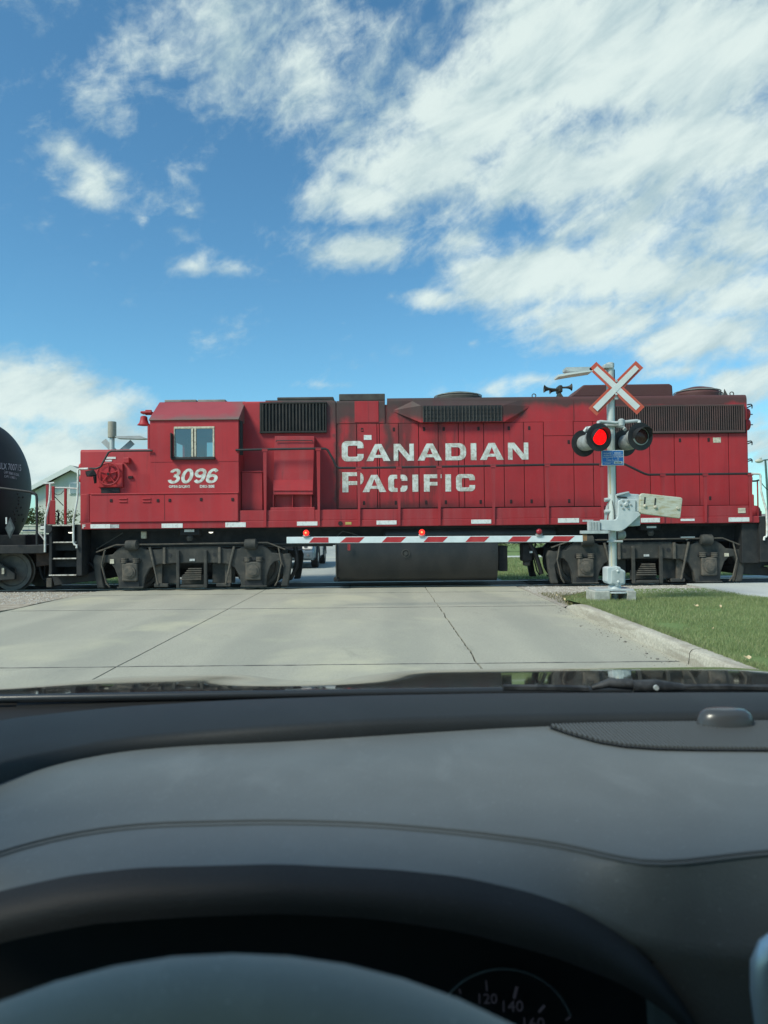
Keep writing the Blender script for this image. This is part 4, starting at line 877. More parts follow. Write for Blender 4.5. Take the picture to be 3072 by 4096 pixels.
# trucks
def truck(xc):
    t = empty('truck', (xc, YC, 0), parent=loco)
    half = [(0, .985), (.55, .985), (.75, .93), (1.05, .93), (1.15, .99), (1.58, 1.0), (1.70, .93), (1.80, .83), (2.06, .80), (2.19, .82), (2.24, .70), (2.20, .35), (2.15, .07), (1.98, .07), (2.02, .2), (2.06, .48), (1.98, .64), (1.86, .63), (1.76, .52), (1.68, .30), (1.66, .07), (1.10, .07), (1.06, .30), (.95, .50), (.76, .59), (.40, .61), (0, .61)]
    poly = [(xc+x, z_) for x, z_ in half]+[(xc-x, z_) for x, z_ in half[::-1] if x > 0]
    for s_, Y0 in ((1, 16.24), (-1, 18.60)):
        fr_ = MB().prism(poly, Y0, Y0+.16).build('side_frame', TRUCK, t, bevel=.025)
        yo = Y0 if s_ > 0 else Y0+.16; ax = (0, -s_, 0)
        for k in (-1, 1):
            X = xc+k*1.385
            MB().box(X-.175, X+.175, min(yo, yo-s_*.09), max(yo, yo-s_*.09), .22, .63).build('journal_box', TRUCK_RUST, fr_, bevel=.03)
            MB().lathe([(.145, 0), (.14, .03), (.10, .04), (.095, .055), (.03, .06)], (X, yo-s_*.088, .43), ax, 22).build('bearing_cap', TRUCK_RUST, fr_, smooth=35)
            MB().box(X-.24, X+.24, min(yo+s_*.0, yo-s_*.02), max(yo, yo-s_*.02), .655, .72).build('spring_pocket', LAMPBLACK, fr_, bevel=.02)
            MB().box(X-.20, X+.20, min(yo-s_*.004, yo-s_*.03), max(yo-s_*.004, yo-s_*.03), .10, .21).build('pedestal_gap', LAMPBLACK, fr_)
            MB().box(X-.30, X+.30, min(yo, yo-s_*.05), max(yo, yo-s_*.05), .065, .098).build('pedestal_tie', TRUCK, fr_, bevel=.01)
            MB().lathe([(.05, 0), (.11, .02), (.12, .08), (.12, .26), (.05, .30)], (X-k*.05-.15, yo-s_*.06, 1.03), (1, 0, 0), 16).build('brake_cylinder', TRUCK, fr_, smooth=40)
            for hx in (.50, .33): MB().lathe([(.045 if hx == .5 else .022, 0), (.045 if hx == .5 else .022, .006)], (xc+k*hx, yo-s_*.001, .80), ax, 14).build('frame_hole', LAMPBLACK, fr_)
            MB().box(xc+k*.31-.035, xc+k*.31+.035, min(yo, yo-s_*.07), max(yo, yo-s_*.07), .06, .90).build('spring_hanger', TRUCK, fr_, bevel=.012)
            MB().box(xc+k*.70-.16, xc+k*.70+.16, min(yo+s_*.05, yo-s_*.02), max(yo+s_*.05, yo-s_*.02), .08, .16).build('brake_rigging', TRUCK, fr_, bevel=.015)
            MB().hull([(X-k*.60+dx, yo+s_*.10+dy, z_) for dx in (-.07, .07) for dy in (0, .06) for z_ in (.15, .62)]+[(X-k*.52, yo+s_*.12, .39)]).build('brake_shoe', TRUCK_RUST, fr_)
        MB().box(xc-.28, xc+.28, min(yo+s_*.02, yo-s_*.05), max(yo+s_*.02, yo-s_*.05), .06, .13).build('spring_plank', TRUCK, fr_, bevel=.02)
        for i in range(6):
            l = .27-.012*i; z_ = .24+i*.046; ox = .022*i
            MB().box(xc-l+ox, xc+l-.06+ox*.5, min(yo+s_*(.02+.012*i), yo-s_*(.05-.012*i)), max(yo+s_*(.02+.012*i), yo-s_*(.05-.012*i)), z_, z_+.026).build('leaf_spring', TRUCK_RUST, fr_, bevel=.006)
        MB().box(xc-.06, xc+.06, yo-s_*.015, yo, .66, .71).build('data_plate', STENCIL, fr_)
        MB().tube([(xc-2.15, yo-s_*.03, .88), (xc-1.7, yo-s_*.05, 1.04), (xc+1.7, yo-s_*.05, 1.06), (xc+2.1, yo-s_*.03, .9)], .018, 6).build('sand_pipe', TRUCK_RUST, fr_, smooth=60)
        for k in (-1, 1):
            MB().tube([(xc+k*1.95, yo-s_*.03, .95), (xc+k*2.02, yo-s_*.05, .6), (xc+k*1.93, yo-s_*.03, .2), (xc+k*1.86, yo, .09)], .02, 6).build('sand_pipe', TRUCK_RUST, fr_, smooth=60)
            MB().tube([(xc+k*.95, yo-s_*.02, .98), (xc+k*.86, yo-s_*.035, .6), (xc+k*.76, yo-s_*.03, .14)], [.03, .024, .02], 6).build('brake_lever', TRUCK_RUST, fr_, smooth=60)
            MB().box(xc+k*.62-.03, xc+k*.62+.03, min(yo, yo-s_*.05), max(yo, yo-s_*.05), .60, .97).build('frame_rib', TRUCK_RUST, fr_, bevel=.01)
            for q_ in (-1, 1): MB().lathe([(.075, 0), (.075, .02), (.06, .03), (.075, .04), (.075, .06), (.06, .07), (.075, .08), (.075, .10)], (xc+k*1.385+q_*.13, yo-s_*.03, .64), (0, 0, 1), 12).build('coil_spring', TRUCK_RUST, fr_)
    for k in (-1, 1):
        X = xc+k*1.385
        w_ = empty('wheel_set', (X, YC, .508), parent=t)
        MB().lathe([(.075, 0), (.075, 2.2)], (X, YC-1.1, .508), (0, 1, 0), 14).build('axle', TRUCK, w_, smooth=40)
        for s_ in (-1, 1):
            Y0 = YC+s_*.80
            MB().lathe([(.09, 0), (.10, .02), (.40, .035), (.43, 0), (.503, 0), (.508, .10), (.535, .115), (.535, .14), (.40, .14), (.38, .10), (.1, .10)], (X, Y0, .508), (0, -s_, 0), 40).build('wheel', STEEL, w_, smooth=35)
            MB().lathe([(.504, 0), (.509, .10)], (X, Y0-s_*.0008, .508), (0, -s_, 0), 40, cap=False).build('tread', TREAD, w_, smooth=60)
    for Yb in (16.44, 18.50):
        MB().box(xc-.92, xc-.40, Yb, Yb+.06, .14, .60).box(xc+.40, xc+.92, Yb, Yb+.06, .14, .60).box(xc-.30, xc+.30, Yb, Yb+.06, .12, .34).build('brake_beam', TRUCK, t, bevel=.02)
    MB().box(xc-.35, xc+.35, 16.5, 18.5, .55, 1.0).box(xc-1.9, xc-1.5, 16.9, 18.1, .3, .85).box(xc+1.5, xc+1.9, 16.9, 18.1, .3, .85).box(xc-1.2, xc+1.2, 16.95, 18.05, .25, .8).build('bolster', UNDER, t)
    return t
truck(-4.33); truck(5.90)
for (pts, r_) in (([('F', 1530, 180), ('F', 1545, 260), ('F', 1545, 340), ('F', 1500, 430), ('F', 1490, 432)], .045), ([('H', 110, 150), ('H', 150, 220), ('H', 175, 300), ('H', 190, 350)], .05)):
    MB().tube([at(c, x, y, 16.5) for c, x, y in pts], r_, 8).build('brake_hose', HOSE, loco, smooth=60)
bx('traction_cable_box', 'H', 65, 152, 130, 270, 16.5, .4, UNDER, bevel=.04); bx('valve_box', 'H', 75, 260, 118, 298, 16.55, .2, TRUCK, bevel=.03); bx('valve_tag', 'H', 112, 202, 130, 214, 16.45, .02, REFLECT)
# front steps, pilot, coupler
st = empty('front_steps', at('E', 720, 1920, 16.05), parent=loco)
def ebx(name, x0_, y0_, x1_, y1_, Y, dp, mt, par=st, bevel=0.0): return bx(name, 'E', x0_, y0_, x1_, y1_, Y, dp, mt, par, bevel)
ebx('step_side', 845, 1242, 905, 1805, 16.0, .75, STEPDARK, bevel=.01); ebx('step_side', 540, 1262, 572, 1805, 16.0, .75, STEPDARK, bevel=.01)
ebx('step_back', 572, 1262, 845, 1800, 16.6, .05, STEPDARK); ebx('step_platform', 560, 1240, 850, 1262, 16.0, .7, STEPDARK)
for k, y in enumerate((1436, 1616, 1800)):
    ebx('step_riser', 572, y+8, 845, y+90 if k < 2 else y+20, 16.06+.14*(2-k)*0+.1, .03, STEPDARK); ebx('step_tread', 572 if k < 2 else 540, y-4, 845, y+8, 16.0, .38, EDGEWHITE if False else STEPDARK); ebx('step_edge', 590 if k < 2 else 540, y-8, 842, y+5, 15.985, .012, EDGEWHITE)
ebx('step_edge', 575, 1242, 800, 1254, 15.985, .012, EDGEWHITE)
p = [('E', 575, 1810), ('E', 900, 1808), ('E', 1068, 1742), ('E', 1064, 1862), ('E', 880, 1880), ('E', 600, 1918)]
MB().prism([(at(c, x, y, 16.35).x, at(c, x, y, 16.35).z) for c, x, y in p], 16.35, 18.6).build('pilot_plow', STEPDARK, loco, bevel=.015)
MB().box(XL-.05, XL+.02, 16.1, 18.9, .55, SB-.005).build('pilot_plate', STEPDARK, loco, bevel=.01); MB().box(XL-.55, XL-.05, 16.7, 18.3, 1.25, 1.4).build('pilot_deck', STEPDARK, loco)
ebx('plow_tip', 510, 1830, 575, 1935, 16.5, .5, TRUCK_RUST, loco, .02)
ebx('lamp_bracket', 445, 1235, 505, 1300, 16.2, .1, LAMPBLACK, st, .01); ebx('number_tag', 447, 1256, 492, 1290, 16.19, .012, REFLECT, st)
p = at('E', 540, 1290, 16.0); MB().lathe([(.09, 0), (.09, .1), (.06, .1)], (p.x, 16.05, p.z), (0, -1, 0), 18).build('step_lamp', LAMPBLACK, st)
for pts in ([('E', 555, 786), ('E', 552, 900), ('E', 545, 980), ('E', 505, 1160), ('E', 498, 1260), ('E', 497, 1545)], [('E', 975, 622), ('E', 880, 624), ('E', 864, 634), ('E', 862, 800), ('E', 855, 960), ('E', 812, 1190), ('E', 811, 1430), ('E', 822, 1460), ('E', 848, 1468), ('E', 848, 1500)]):
    MB().tube([at(c, x, y, 15.96) for c, x, y in pts], .024, 8).build('white_handrail', WHITE_RAIL, loco, smooth=60)
MB().tube([at('E', 480, 786, 16.3), at('E', 600, 778, 16.3)], .02, 6).tube([at('E', 592, 832, 17.0), at('E', 712, 832, 17.0), at('E', 865, 843, 17.0)], .018, 6).build('end_rail', WHITE_RAIL, loco, smooth=60)
for (x0_, y0_, x1_, y1_, Y) in ((505, 790, 537, 1240, 16.3), (568, 815, 598, 1000, 16.9), (706, 835, 733, 1240, 17.3)): bx('end_post', 'E', x0_, y0_, x1_, y1_, Y, .05, RED_SILL, bevel=.01)
a = lambda x, y, Y: P3('E', x, y, Y)
MB().hull([a(556, 970, 16.6), a(614, 972, 16.6), a(614, 1240, 16.6), a(520, 1240, 16.6), a(556, 970, 16.9), a(614, 972, 16.9), a(614, 1240, 16.9), a(520, 1240, 16.9)]).build('drop_step', RED_SILL, loco, bevel=.01)
MB().tube([a(598, 885, 17.1), a(615, 905, 17.1), a(640, 912, 17.1), a(675, 900, 17.1), a(705, 865, 17.1)], .008, 5).tube([a(598, 925, 17.1), a(700, 1030, 17.1)], .01, 5).build('safety_chain', RAIL_BLK, loco)
MB().tube([a(640, 1240, 16.9), a(648, 1110, 16.9), a(620, 1090, 16.9)], .02, 6).build('air_hose_stand', RAIL_BLK, loco)
MB().tube([a(400, 1300, 16.8), a(430, 1330, 16.8), a(500, 1420, 16.8)], .018, 6).build('uncoupling_lever', WHITE_RAIL, loco)
cp = at('E', 430, 1590, YC); MB().box(XL-.95, XL+.3, YC-.16, YC+.16, .70, 1.02).hull([(XL-1.15, YC-.2, .68), (XL-1.15, YC+.2, .68), (XL-.8, YC-.24, .62), (XL-.8, YC+.24, .62), (XL-1.15, YC-.2, 1.02), (XL-1.15, YC+.2, 1.02), (XL-.8, YC-.24, 1.12), (XL-.8, YC+.24, 1.12)]).build('coupler', RUST, loco, bevel=.03)
MB().tube([a(440, 1690, 16.9), a(455, 1790, 16.9), a(485, 1850, 16.9), a(530, 1830, 16.9)], .035, 8).tube([a(500, 1690, 17.0), a(490, 1800, 17.0), a(500, 1880, 17.0)], .03, 8).tube([a(560, 1740, 16.9), a(530, 1830, 16.9), a(505, 1885, 16.9)], .03, 8).build('air_hose', HOSE, loco, smooth=60)
MB().tube([a(930, 1630, 16.4), a(1010, 1680, 16.4), a(1080, 1750, 16.4), a(1130, 1815, 16.4), a(1170, 1835, 16.4)], .035, 8).build('sand_hose', HOSE, loco, smooth=60)
ebx('sand_box', 1000, 1440, 1100, 1760, 16.5, 1.5, UNDER, loco)
MB().box(XL+.1, xa('F', 120, 200, 16.5), 16.6, 18.4, .45, 1.2).build('front_equipment', UNDER, loco)
for (x0_, y0_, x1_, y1_) in ((1215, 1622, 1260, 1672),): bx('frame_tag', 'E', x0_, y0_, x1_, y1_, 16.22, .02, CREAM)
# nose lights at the front corner
for y in (600, 735): p = at('E', 872, y, 16.6); MB().lathe([(.10, 0), (.10, .08), (.07, .12)], (p.x+.1, 16.7, p.z), (-1, 0, 0), 16).build('class_lamp', RED_CAB, loco, smooth=40)
# rear end
for (y0_, y1_) in ((205, 250), (597, 640), (788, 826), (978, 1016)):
    q = [at('L', x, y, 16.7) for x, y in ((1438, y0_+6), (1478, y0_), (1490, y0_+12), (1488, y1_))]; MB().tube(q, .014, 6).tube([v + Vector((-.01, .42, -.05)) for v in q], .014, 6).tube([q[2], q[2]+Vector((0, .42, -.03))], .014, 6).build('grab_iron', RAIL_BLK, loco)
for (y0_, y1_) in ((268, 352), (372, 470)):
    p = at('L', 1442, (y0_+y1_)/2, 16.8); MB().lathe([(.15, 0), (.155, .08), (.13, .15), (.05, .19)], (XHR, 16.85, p.z), (1, 0, 0), 20).build('end_headlight', RED, loco, smooth=40); MB().tube([(XHR+.18, 16.85, p.z), (XHR+.26, 16.85, p.z)], .012, 6).build('lamp_stud', RAIL_BLK, loco)
bx('end_locker', 'L', 1488, 1165, 1520, 1400, 16.5, .5, RED_SILL, bevel=.03); bx('end_post', 'L', 1548, 1015, 1564, 1400, 16.3, .05, RED_SILL, bevel=.01)
MB().tube([at('L', 1484, 1026, 16.3), at('L', 1530, 1024, 16.3), at('L', 1562, 1014, 16.3)], .02, 6).build('end_rail', RAIL_BLK, loco)
p = at('L', 1545, 1345, 16.4); MB().lathe([(.04, 0), (.13, .03), (.13, .1), (.05, .14)], (p.x-.05, 16.5, p.z), (0, -1, 0), 16).box(p.x-.16, p.x+.1, 16.4, 16.7, ST, p.z).build('end_valve', RED_SILL, loco, smooth=40)
MB().tube([at(c, x, y, 15.97) for c, x, y in (('L', 1478, 946), ('L', 1560, 949), ('Q', 572, 500), ('Q', 580, 520), ('Q', 585, 720), ('Q', 620, 860), ('Q', 660, 990), ('Q', 668, 1190), ('Q', 667, 1335), ('Q', 655, 1352), ('Q', 632, 1358), ('Q', 625, 1400))], .024, 8).build('white_handrail', WHITE_RAIL, loco, smooth=60)
MB().tube([at('Q', 588, 610, 16.6), at('Q', 615, 650, 16.6), at('Q', 650, 690, 16.6), at('Q', 720, 745, 16.6)], .010, 5).build('safety_chain', RAIL_BLK, loco)
rs = empty('rear_steps', at('Q', 640, 1890, 16.05), parent=loco); XS0, XS1 = XR+.01, XR+.85
MB().box(XR-.0+.004, XR+.20, 16.0, 16.7, .52, SB-.01).build('step_side', STEPDARK, rs, bevel=.01); MB().box(XS1, XS1+.08, 16.0, 16.7, .40, SB-.01).build('step_side', STEPDARK, rs, bevel=.01)
MB().box(XR+.2, XS1, 16.6, 16.65, .40, SB).build('step_back', STEPDARK, rs); MB().box(XR+.004, XS1+.08, 16.0, 18.9, SB-.008, ST-.01).build('step_platform', STEPDARK, rs)
for y in (1205, 1316, 1540, 1766):
    z_ = za('Q', 660, y, 16.0); MB().box(XR+.2, XS1, 15.99, 16.35, z_-.02, z_-.002).build('step_tread', STEPDARK, rs); MB().box(XR+.22, XS1, 15.978, 15.992, z_-.022, z_+.004).build('step_edge', EDGEWHITE, rs)
p = [('Q', 230, 1760), ('Q', 420, 1560), ('Q', 560, 1500), ('Q', 640, 1770), ('Q', 700, 1780), ('Q', 700, 1885), ('Q', 290, 1860)]
MB().prism([(at(c, x, y, 16.35).x, at(c, x, y, 16.35).z) for c, x, y in p], 16.35, 18.6).build('pilot_plow', STEPDARK, loco, bevel=.015)
MB().box(XR-.35, XR+.02, 16.1, 18.9, .5, SB-.006).build('pilot_plate', STEPDARK, loco, bevel=.01)
MB().box(XR-.1, XR+1.35, YC-.16, YC+.16, .72, 1.02).build('coupler', RUST, loco, bevel=.03)
MB().box(xa('H', 1420, 200, 16.5), XR-.3, 16.6, 18.4, .45, 1.2).build('rear_equipment', UNDER, loco)
bx('frame_tag', 'Q', 90, 1575, 148, 1620, 16.22, .02, CREAM); bx('bracket_plate', 'N', 1360, 1052, 1580, 1075, 16.2, .05, GALV); 
MB().prism([(at('N', x, y, 16.2).x, at('N', x, y, 16.2).z) for x, y in ((1385, 1075), (1545, 1075), (1450, 1105))], 16.2, 16.25).build('bracket_gusset', GALV, loco)

# ---------------------------------------------------------------- tank car coupled at the front
tc = empty('tank_car', (-15.5, YC, 0), 'black railway tank car with white stencilled number coupled ahead of the locomotive', 'tank car')
TX, TA, TR, TZ = xa('A', 243, 1000, YC)-.27, .80, 1.62, 2.42
prof = [(.01, 0)]+[(TR*math.sin(a), TA*(1-math.cos(a))) for a in [i*math.pi/2/40 for i in range(1, 41)]]
L_ = 13.4; prof += [(TR, L_)]+[(TR*math.cos(a), L_+TA*math.sin(a)) for a in [i*math.pi/2/10 for i in range(1, 11)]]
MB().lathe(prof, (TX, YC, TZ), (-1, 0, 0), 128).build('tank', TANKCAR, tc, smooth=30)
def tank_y(X, Z):
    u = max(0.0, X-(TX-TA))/TA; v = (Z-TZ)/TR; q = max(.02, 1-u*u-v*v); return YC-TR*math.sqrt(q)-.010
def stencil(body, x0, y0, x1, y1, slope, bold):
    """lettering wrapped on the dished tank head; the rectangle is in crop A"""
    o = text(body, (x0, x1, -y1, -y0), 0, STENCIL, None, 'car_number' if bold < .015 else 'lettering', bold, 0, .004)
    c = WL[o.name]; cam_o = Vector((0, 0, EYE)); C_ = Vector((TX-TA, YC, TZ)); pts = []
    for v in o.data.vertices:
        p = v.co+c; d = ray(*pix('A', p.x, -p.z+slope*(p.x-x0))); e = Vector((TA, TR, TR))*(1.004 if p.y > -.002 else 1.007)
        oo = Vector([(cam_o[i]-C_[i])/e[i] for i in range(3)]); dd = Vector([d[i]/e[i] for i in range(3)])
        A_, B_, D_ = dd.dot(dd), 2*oo.dot(dd), oo.dot(oo)-1; disc = max(0, B_*B_-4*A_*D_); pts.append(cam_o+d*((-B_-math.sqrt(disc))/(2*A_)))
    cc = sum(pts, Vector())/len(pts)
    for v, p in zip(o.data.vertices, pts): v.co = p-cc
    place(o, cc, tc)
stencil('MULX 700715', -42, 722, 176, 776, .10, .012); stencil('CAPY 30080 US GAL', 32, 792, 160, 815, .20, .02); stencil('CAPY 113863 L', 36, 828, 138, 850, .14, .02)
# hazard placard, and small bumps added to stand for reflected highlights
pc = at('A', 98, 1270, 16.1)
MB().prism([(pc.x, pc.z+.24), (pc.x+.11, pc.z), (pc.x, pc.z-.24), (pc.x-.11, pc.z)], 16.02, 16.04).build('placard', M('placard_dark', (.035, .045, .050), (.06, .07, .075), 6, .5), tc)
MB().prism([(pc.x, pc.z+.17), (pc.x+.08, pc.z), (pc.x, pc.z-.17), (pc.x-.08, pc.z)], 16.012, 16.02).build('placard_face', M('placard_face', (.10, .12, .125), (.06, .07, .075), 8, .5), tc)
bx('reflector_strip', 'A', 46, 1180, 56, 1235, 16.02, .02, REFLECT, tc)
def tank_hit(x, y):
    d = ray(*pix('A', x, y)); o_ = Vector((0, 0, EYE)); C_ = Vector((TX-TA, YC, TZ)); e = (TA, TR, TR)
    oo = Vector([(o_[i]-C_[i])/e[i] for i in range(3)]); dd = Vector([d[i]/e[i] for i in range(3)]); A_, B_, D_ = dd.dot(dd), 2*oo.dot(dd), oo.dot(oo)-1
    return o_+d*((-B_-math.sqrt(max(0, B_*B_-4*A_*D_)))/(2*A_))
rv = None; rr = random.Random(8)
for k in range(9):
    for j in range(3):
        if rr.random() < .3: continue
        q = tank_hit(120+j*30+10*math.sin(k*1.1)+rr.uniform(-6, 6), 985+k*29+rr.uniform(-6, 6))
        if rv is None: rv = MB().lathe([(.026, -.006), (.022, .008), (.006, .014)], q, (.6, -.8, 0), 10).build('highlight_bump', TRUCK, tc, smooth=60); base_rv = q
        else: share(rv, q.x-base_rv.x, q.z-base_rv.z, q.y-base_rv.y)
MB().tube([at('A', -60, 930, 15.98), at('A', 0, 937, 15.98), at('A', 120, 952, 15.98), at('A', 240, 968, 15.98), at('A', 282, 978, 15.98), at('A', 300, 992, 15.98), at('A', 306, 1020, 15.98), at('A', 306, 1410, 15.98)], .026, 8).build('handrail', RAIL_BLK, tc, smooth=60)
MB().tube([at('A', 250, 985, 18.6), at('A', 285, 990, 18.6), at('A', 310, 1010, 18.6)], .02, 6).build('far_handrail', WHITE_RAIL, tc)
MB().tube([at('A', 190, 1290, 17.6), at('A', 300, 1290, 17.6), at('A', 360, 1355, 17.6)], .022, 6).build('brake_rod', WHITE_RAIL, tc)
SX = xa('A', 372, 1450, 16.2)
MB().box(TX-14.5, SX, 16.15, 18.85, za('A', 150, 1482, 16.15), za('A', 150, 1412, 16.15)).build('platform', STEPDARK, tc, bevel=.015)
MB().box(TX-14.5, SX-.1, 17.1, 17.9, .62, .98).build('stub_sill', RUST, tc, bevel=.02)
MB().box(TX-2.6, xa('A', 232, 1380, 16.6), 16.5, 18.5, .95, za('A', 150, 1325, 16.5)).build('saddle', UNDER, tc, bevel=.03)
MB().hull([(SX-.35, 16.5, .55), (SX+.08, 16.5, .60), (SX+.1, 16.5, .98), (SX-.35, 16.5, 1.0), (SX-.35, 18.5, .55), (SX+.08, 18.5, .60), (SX+.1, 18.5, .98), (SX-.35, 18.5, 1.0)]).build('end_sill', RUST, tc, bevel=.03)
MB().box(SX-.2, SX+.62, YC-.14, YC+.14, .68, .98).build('coupler', RUST, tc, bevel=.03)
WX = xa('A', 108, 1600, 16.75)
for wx in (WX, WX-1.78, WX-11.5, WX-13.28):
    for s_ in (-1, 1):
        Y0 = YC+s_*.80
        MB().lathe([(.09, 0), (.10, .02), (.34, .035), (.37, 0), (.455, 0), (.458, .10), (.485, .115), (.485, .14), (.35, .14), (.1, .10)], (wx, Y0, .458), (0, -s_, 0), 36).build('wheel', STEEL, tc, smooth=35)
    MB().lathe([(.08, 0), (.08, 2.0)], (wx, YC-1.0, .458), (0, 1, 0), 12).build('axle', TRUCK, tc)
for x2 in (WX-.89, WX-12.39):
    for Y0 in (16.42, 18.48):
        MB().prism([(x2-1.1, .40), (x2-.75, .66), (x2-.4, .82), (x2+.4, .82), (x2+.75, .66), (x2+1.1, .40), (x2+1.1, .27), (x2+.75, .25), (x2+.45, .17), (x2-.45, .17), (x2-.75, .25), (x2-1.1, .27)], Y0, Y0+.10).build('side_frame', TRUCK, tc, bevel=.02)
MB().box(xa('A', 18, 1640, 16.4), xa('A', 36, 1640, 16.4), 16.38, 16.42, za('A', 25, 1650, 16.4), za('A', 25, 1600, 16.4)).build('frame_tag', CREAM, tc)
MB().box(TX-8.0, TX-6.4, 16.9, 18.1, TZ+TR-.05, TZ+TR+.42).build('dome_housing', TANKCAR, tc, bevel=.05)

# ---------------------------------------------------------------- level crossing signal with gate
YP = 12.4
pl = at('N', 288, 1880, YP)
sig = empty('crossing_signal', (pl.x, YP, lawn_z(pl.x, YP)), 'silver mast with crossbuck sign, flashing red lights and lowered striped gate arm', 'crossing signal')
zb_ = lawn_z(pl.x, YP)+.02; pt = at('D', 521, 100, YP); ZB = za('N', 300, 1900, YP)
def sbx(name, c, x0_, y0_, x1_, y1_, Y, dp, mt, par=sig, bevel=0.0): return bx(name, c, x0_, y0_, x1_, y1_, Y, dp, mt, par, bevel)
MB().tube([(pl.x, YP, ZB), (pt.x, YP, pt.z)], .066, 24).build('mast', POLE, sig, smooth=40)
MB().lathe([(.072, 0), (.072, .06), (.05, .075)], (pt.x, YP, pt.z-.055), (0, 0, 1), 20).build('mast_cap', GALV, sig, smooth=40)
a_ = at('I', 645, 1290, YP); b_ = at('I', 655, 1590, YP); MB().box(a_.x-.006+.0, a_.x+.02, YP-.062, YP-.055, b_.z, a_.z).build('mast_strip', POLESTRIP, sig)
a_ = at('N', 228, 1160, YP); b_ = at('N', 245, 1520, YP); MB().box(a_.x, a_.x+.025, YP-.062, YP-.054, b_.z, a_.z).build('mast_strip', POLESTRIP, sig)
MB().tube([(pt.x+.073, YP-.01, pt.z-.1), (pl.x+.073, YP-.01, ZB+.5)], .008, 6).build('conduit', RAIL_BLK, sig)
MB().tube([at('N', 270, 480, YP-.08), at('N', 300, 640, YP-.08), at('N', 312, 790, YP-.08)], .005, 5).build('ground_wire', RAIL_BLK, sig)
# crossbuck
cb = empty('crossbuck', at('I', 735, 420, YP-.12), parent=sig)
def quad(pts, Y, th, name, mt, par): 
    return MB().prism([(at('I', x, y, Y).x, at('I', x, y, Y).z) for x, y in pts], Y, Y+th).build(name, mt, par)
def inset(pts, dl, dw):
    P_ = [Vector(p) for p in pts]; l = (P_[2]-P_[1]).normalized(); w_ = (P_[1]-P_[0]).normalized()
    return [tuple(P_[0]+l*dl+w_*dw), tuple(P_[1]+l*dl-w_*dw), tuple(P_[2]-l*dl-w_*dw), tuple(P_[3]-l*dl+w_*dw)]
b1 = [(512, 130), (432, 210), (962, 714), (1046, 628)]; b2 = [(950, 120), (1032, 197), (515, 726), (426, 642)]
quad(b1, YP-.120, .008, 'blade', SIGN_RED, cb); quad(b2, YP-.110, .008, 'blade', SIGN_RED, cb)
quad(inset(b1, 42, 27), YP-.1235, .003, 'blade_face', SIGN_WHITE, cb); quad(inset(b2, 42, 27), YP-.1275, .003, 'blade_face', SIGN_WHITE, cb)
for (x, y) in ((735, 342), (733, 488)):
    p = at('I', x, y, YP-.13); MB().lathe([(.022, 0), (.02, .012)], (p.x, YP-.125, p.z), (0, -1, 0), 10).build('bolt', GALV, cb)
quad([(700, 455), (775, 455), (755, 545), (715, 545)], YP-.10, .06, 'sign_bracket', GALV, cb)
# side arm at the mast head
ar = empty('side_arm', at('D', 470, 130, YP), parent=sig)
def plate(pts, Y, th, name, mt): return MB().prism([(at('D', x, y, Y).x, at('D', x, y, Y).z) for x, y in pts], Y, Y+th).build(name, mt, ar)
sbx('arm_beam', 'D', 380, 120, 505, 138, YP-.03, .06, GALV, ar, .008); plate([(205, 124), (382, 121), (395, 148), (360, 155), (240, 155), (207, 142)], YP-.12, .25, 'arm_plate', GALV)
plate([(148, 178), (235, 162), (400, 146), (398, 152), (240, 176), (150, 192)], YP-.22, .3, 'arm_plate', SIGN_WHITE)
sbx('arm_clamp', 'D', 480, 100, 545, 130, YP-.09, .18, GALV, ar, .012)
# flashing lights
axis = Vector((.24, -.96, -.05)).normalized()
def lamp(cx, cy, lit, back):
    g = empty('flashing_light', at('I', cx, cy, YP-.42), parent=sig); c = at('I', cx, cy, YP-.42 if not back else YP+.20)
    ax = axis if not back else Vector((-axis.x, -axis.y, 0)); 
    MB().lathe([(.235, 0), (.235, .006), (.13, .006), (.13, 0)], c, ax, 40).build('background_disc', LAMPBLACK, g, smooth=30)
    MB().lathe([(.135, 0), (.14, -.05), (.135, -.22), (.09, -.29), (.03, -.30)], c-ax*.004, ax, 28).build('housing', LAMPGREY, g, smooth=35)
    MB().lathe([(.145, 0), (.145, .022), (.128, .026)], c+ax*.004, ax, 32, cap=False).build('lens_ring', LAMPGREY if not lit else LAMPBLACK, g, smooth=35)
    MB().lathe([(.136, .010), (.11, .026), (.06, .036), (.005, .040)], c, ax, 32).build('lens', LENS_ON if lit else LENS_OFF, g, smooth=60)
    rows = []   # visor: a hood over the upper half, longer at the top
    e = Vector((0, 0, 1)); e = (e-ax*e.dot(ax)).normalized(); sd = ax.cross(e)
    for i in range(21):
        a = R(-105+210*i/20); d_ = e*math.cos(a)+sd*math.sin(a); ln = .17*max(0.0, math.cos(a*.80))**.7+.015
        rows.append([c+ax*(.008+ln*k/4)+d_*(.148+.004*k/4) for k in range(5)]+[c+ax*(.008+ln*k/4)+d_*(.144+.004*k/4) for k in (4, 3, 2, 1, 0)])
    MB().grid(rows).build('visor', LAMPBLACK, g, smooth=40)
    return c
cL = lamp(540, 965, True, False); cR = lamp(998, 957, False, False); lamp(372, 1033, False, True); lamp(826, 1028, False, True)
LZ = za('I', 760, 800, YP-.2)
MB().tube([at('I', 525, 802, YP-.2), at('I', 560, 792, YP-.2), at('I', 720, 806, YP-.2), at('I', 960, 782, YP-.2), at('I', 990, 792, YP-.2)], .028, 10).build('light_arm', GALV, sig, smooth=50)
for (x, y, x2, y2, Y) in ((535, 800, 540, 850, YP-.3), (985, 790, 1000, 850, YP-.3), (390, 890, 420, 860, YP+.0), (800, 850, 830, 880, YP+.0)):
    MB().tube([at('I', x, y, Y+.1), at('I', x2, y2, Y)], .03, 8).build('lamp_bracket', GALV, sig, smooth=50)
